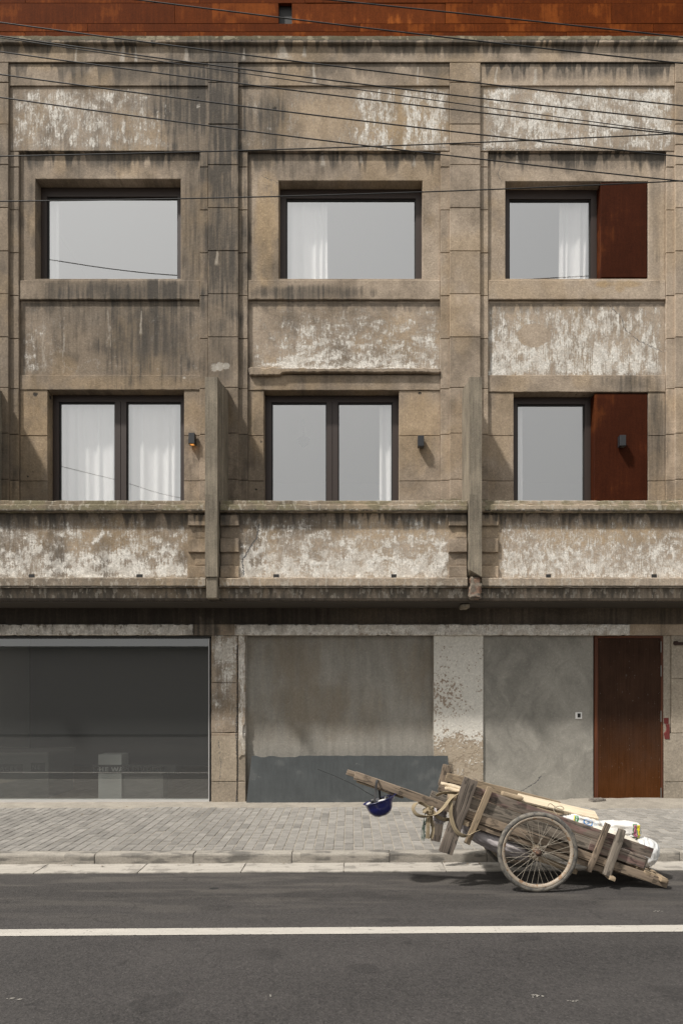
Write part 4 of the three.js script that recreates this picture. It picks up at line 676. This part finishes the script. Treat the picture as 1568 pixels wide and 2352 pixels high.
{ // woven straps
  const sm_ = std({ map: woodTex(.34, .27, .17, 300, .7), roughness: .9, side: THREE.DoubleSide });
  const S = (pts, w = .032, t = .004, seg = 36, ac = [.3, .1, 1]) => strap(pts.map(p => W3(...p)).map(p => [p[0] - O[0], p[1] - O[1], p[2] - O[2]]), w, t, seg, ac), O = W3(-.9, .1, .34);
  const o = thing('strap_bundle', 'tan woven straps knotted round the shaft and looped over the wide front post', 'strap', O);
  const C3 = [[-.735, .215, .30], [-.83, .16, .375], [-.90, .06, .385], [-1.0, -.01, .37], [-1.08, -.03, .36], [-1.135, .0, .35], [-1.13, .05, .34], [-1.07, .06, .345], [-.98, .045, .35]];
  const pe = (pts, w, ac, t) => S(pts, w, t || .005, 44, ac);
  mesh('strap', pe([[-.70, .27, .2], [-.80, .25, .33], [-.87, .18, .385], [-.90, .09, .39], [-.95, .01, .385], [-1.03, -.04, .375], [-1.11, -.045, .36], [-1.15, .0, .35], [-1.12, .055, .345], [-1.04, .05, .35], [-.97, .03, .36]], .034, [1, .4, .6]), sm_, o);
  mesh('strap', pe([[-.86, .22, .33], [-.85, .14, .385], [-.80, .02, .385], [-.72, -.07, .39], [-.64, -.085, .385], [-.57, -.03, .372], [-.52, .0, .33]], .036, [1, .5, .3]), sm_, o);
  mesh('strap', pe([[-1.0, .05, .35], [-.985, -.06, .36], [-.955, -.16, .355], [-.935, -.22, .345]], .036, [1, .2, .3]), sm_, o); mesh('strap', pe([[-.99, .05, .33], [-.96, -.05, .34], [-.915, -.13, .345], [-.905, -.21, .34]], .03, [1, -.2, .5]), sm_, o);
  mesh('strap', pe([[-.97, .03, .36], [-.93, .0, .365], [-.86, -.01, .35], [-.80, .0, .31]], .034, [.2, 1, .3]), sm_, o); mesh('strap', pe([[-.985, .16, .3], [-.94, .2, .3], [-.84, .235, .28], [-.76, .23, .2]], .028, [.3, 1, .6]), sm_, o);
  mesh('knot', (() => { const g = sackGeo(.04, .03, .03, { pow: .9, crease: .02, n: 16, sd: 9 }); g.translate(...(() => { const q = W3(-1.0, .035, .35); return [q[0] - O[0], q[1] - O[1], q[2] - O[2]]; })()); return g; })(), sm_, o);
  const tw = std({ color: rgb(.10, .13, .105) }), gs = []; for (let k = 0; k < 9; k++) gs.push(tube([[-1.03 + k * .008, .06, .33], [-1.03 + k * .006 + rr(-.01, .01), -.06, .34], [-1.0 + rr(-.02, .02), -.14, .33], [-.96 + rr(-.02, .02), -.2 - rr(0, .06), .33]].map(p => { const q = W3(...p); return [q[0] - O[0], q[1] - O[1], q[2] - O[2]]; }), .0028, 12, 4)); const r = mesh('twine', mergeGeometries(gs), tw, o); r.userData.label = 'frayed dark green twine';
}
{ // thin wire over the long plank
  const O = W3(.1, .4, .05), pts = [[.02, .37, .2], [.05, .42, .15], [.14, .40, .1], [.2, .41, .12], [.16, .43, .14], [.08, .39, .2], [.12, .33, .31], [.14, .28, .33]].map(p => { const q = W3(...p); return [q[0] - O[0], q[1] - O[1], q[2] - O[2]]; });
  const m = mesh('wire', tube(pts, .003, 40, 5), std({ color: rgb(.28, .24, .18) })); m.position.set(...O); tag(m, 'thin pale wire looped over the plank above the wheel', 'wire');
}
{ // blue safety helmet hung upside down by its strap
  const z = .30, D = CAMZ - (CZ + z), hx = (868 - 836) * D / F, hy = CAMY - (1838 - 1592) * D / F, o = thing('safety_helmet', 'dark blue safety helmet hanging upside down from the cart handle', 'helmet', [hx, hy, CZ + z + .02]);
  const inner = group('shell', o); inner.rotation.z = .29; 
  const blue = new THREE.MeshPhysicalMaterial({ color: rgb(.008, .012, .11), roughness: .22, clearcoat: .6, clearcoatRoughness: .15, side: THREE.DoubleSide });
  const prof = [[.001, -.142], [.03, -.140], [.06, -.131], [.085, -.112], [.102, -.085], [.112, -.05], [.117, -.012], [.121, -.004], [.133, .001], [.134, .006], [.121, .003], [.112, -.01], [.107, -.05], [.098, -.082], [.08, -.107], [.055, -.126], [.001, -.136]].map(p => new THREE.Vector2(...p));
  const g = new THREE.LatheGeometry(prof, 48), p = g.attributes.position; for (let i = 0; i < p.count; i++) { let x = p.getX(i), y = p.getY(i), zz = p.getZ(i); x *= 1.04; const r = Math.hypot(x, zz); if (r > .118 && x > 0) { const k = Math.max(0, x / r) ** 3; x += .035 * k; y += .012 * k; } if (y < -.12 && Math.abs(zz) < .012) y -= .004; p.setXYZ(i, x, y, zz * .95); } g.computeVertexNormals(); mesh('dome', g, blue, inner);
  const white = std({ color: rgb(.6, .58, .55) }), grey = std({ color: rgb(.035, .034, .034) });
  for (const [x, zz, ry, w] of [[-.085, .045, .5, .055], [.03, .085, 0, .07], [.07, -.05, 1.2, .06], [-.03, -.08, 0, .08]]) { const q = rough(w, .03, .012, { nx: 4, amp: .006 }); q.rotateY(ry); q.translate(x, .0, zz); mesh('harness_pad', q, white, inner); }
  { const q = new THREE.TorusGeometry(.095, .006, 6, 40); q.scale(1, .95, 1.8); q.rotateX(Math.PI / 2); q.translate(0, -.005, 0); mesh('headband', q, grey, inner); }
  const up = .17;
  mesh('chin_strap', strap([[-.035, -.03, .09], [-.03, .03, .085], [-.022, .09, .055], [-.02, .13, .052], [-.014, .175, .045], [-.005, .185, 0], [.0, .15, -.045], [.012, .08, -.06], [.02, .0, -.07]], .02, .003, 40, [1, 0, .1]), grey, o);
}
{ // wire running from the helmet to the left, behind the handle
  const D = 6.25, P = (x, y) => [(x / 1.6327 - 836) * D / F, CAMY - (y / 1.6327 - 1592) * D / F, CAMZ - D], pts = [[1190, 2884], [1280, 2921], [1340, 2950], [1372, 2970], [1405, 2988]].map(q => P(...q)), O = pts[4];
  const m = mesh('wire', tube(pts.map(p => p.map((v, i) => v - O[i])), .0022, 30, 5), M.dark); m.position.set(...O); tag(m, 'thin dark wire slanting down from the left to the helmet', 'wire');
}

// ---------------------------------------------------------------- overhead cables
const CB = [
  [[522, 0], [1280, 94], [2560, 238], 'cable crossing the rusty top storey from its middle down to the right', 6.4], [[1240, 0], [1900, 69], [2560, 140], 'topmost cable, crossing only the right half of the rusty top storey', 6.45], [[0, 84], [1280, 251], [2560, 397], 'cable entering at the left across the lower rusty panels', 6.3],
  [[0, 135], [1280, 306], [2560, 453], 'cable, upper of the two entering together at the left under the cornice', 6.25], [[0, 141], [1280, 327], [2560, 502], 'cable, thinner lower one of the two entering together under the cornice', 6.15, .0022], [[0, 194], [1280, 361], [2560, 506], 'cable entering left at the frieze and meeting two others at the right edge', 6.2],
  [[0, 279], [1280, 444], [2560, 588], 'cable crossing the upper white stained panels down to the right', 6.35], [[0, 365], [1280, 535], [2560, 680], 'lowest of the descending cables, ending over the right shutter window', 6.3], [[0, 586], [1280, 553], [2560, 500], 'cable rising gently to the right just above the top windows', 6.1], [[0, 755], [1280, 730], [2560, 678], 'lowest cable, rising gently to the right across the tops of the top windows', 6.05],
];
CB.forEach(([a, b, c, label, z, r]) => {
  const P = ([x, y]) => new THREE.Vector3((x / 1.6327 - 836) * (CAMZ - z) / F, CAMY - (y / 1.6327 - 1592) * (CAMZ - z) / F, z), A = P(a), Bm = P(b), C = P(c);
  const f = x => { const L0 = (x - Bm.x) * (x - C.x) / ((A.x - Bm.x) * (A.x - C.x)), L1 = (x - A.x) * (x - C.x) / ((Bm.x - A.x) * (Bm.x - C.x)), L2 = (x - A.x) * (x - Bm.x) / ((C.x - A.x) * (C.x - Bm.x)); return L0 * A.y + L1 * Bm.y + L2 * C.y; };
  const pts = []; for (let k = 0; k <= 24; k++) { const x = -8 + 16 * k / 24; pts.push([x, f(x), 0]); }
  const m = mesh('overhead_cable', tube(pts, r || .0030, 60, 6), M.dark); m.position.z = z; tag(m, 'black overhead ' + label, 'cable');
});
// two more cables high over the street, out of the picture, which the window glass mirrors
[[[-9, 11.32], [-6.7, 10.97], [-5.3, 10.76], [-3.94, 10.63], [2, 10.5], [9, 10.9], 4, 'high cable over the street mirrored in the top left window'], [[-12, 8.9], [-8.2, 7.9], [-6.6, 7.5], [-5, 7.05], [2, 6.6], [9, 7.2], 8, 'high cable over the street mirrored in the left balcony window']].forEach(q => { const z = q[6], m = mesh('overhead_cable', tube(q.slice(0, 6).map(([x, y]) => [x, y, 0]), .009, 60, 6), M.dark); m.position.z = z; tag(m, q[7], 'cable'); });
{ // dry leaves and scraps along the foot of the wall and in the gutter
  const gs = []; for (let k = 0; k < 60; k++) { const x = rr(-5.2, 4.6), w = k < 34, z = w ? rr(.15, 2.6) : kerbZ - x * yaw + rr(.01, .12), g = new THREE.CircleGeometry(1, 6); g.scale(rr(.006, .022), rr(.004, .011), 1); g.rotateX(-Math.PI / 2 + rr(-.4, .4)); g.rotateY(rr(0, 6)); g.translate(x, (w ? sideY(x, z) : .012) + .010, z); gs.push(g); }
  const s = mesh('litter', mergeGeometries(gs), std({ color: rgb(.17, .115, .06), side: THREE.DoubleSide })); s.userData.kind = 'stuff'; tag(s, 'dry leaf scraps on the pavement and in the gutter', 'litter');
}
renderer.render(scene, camera);
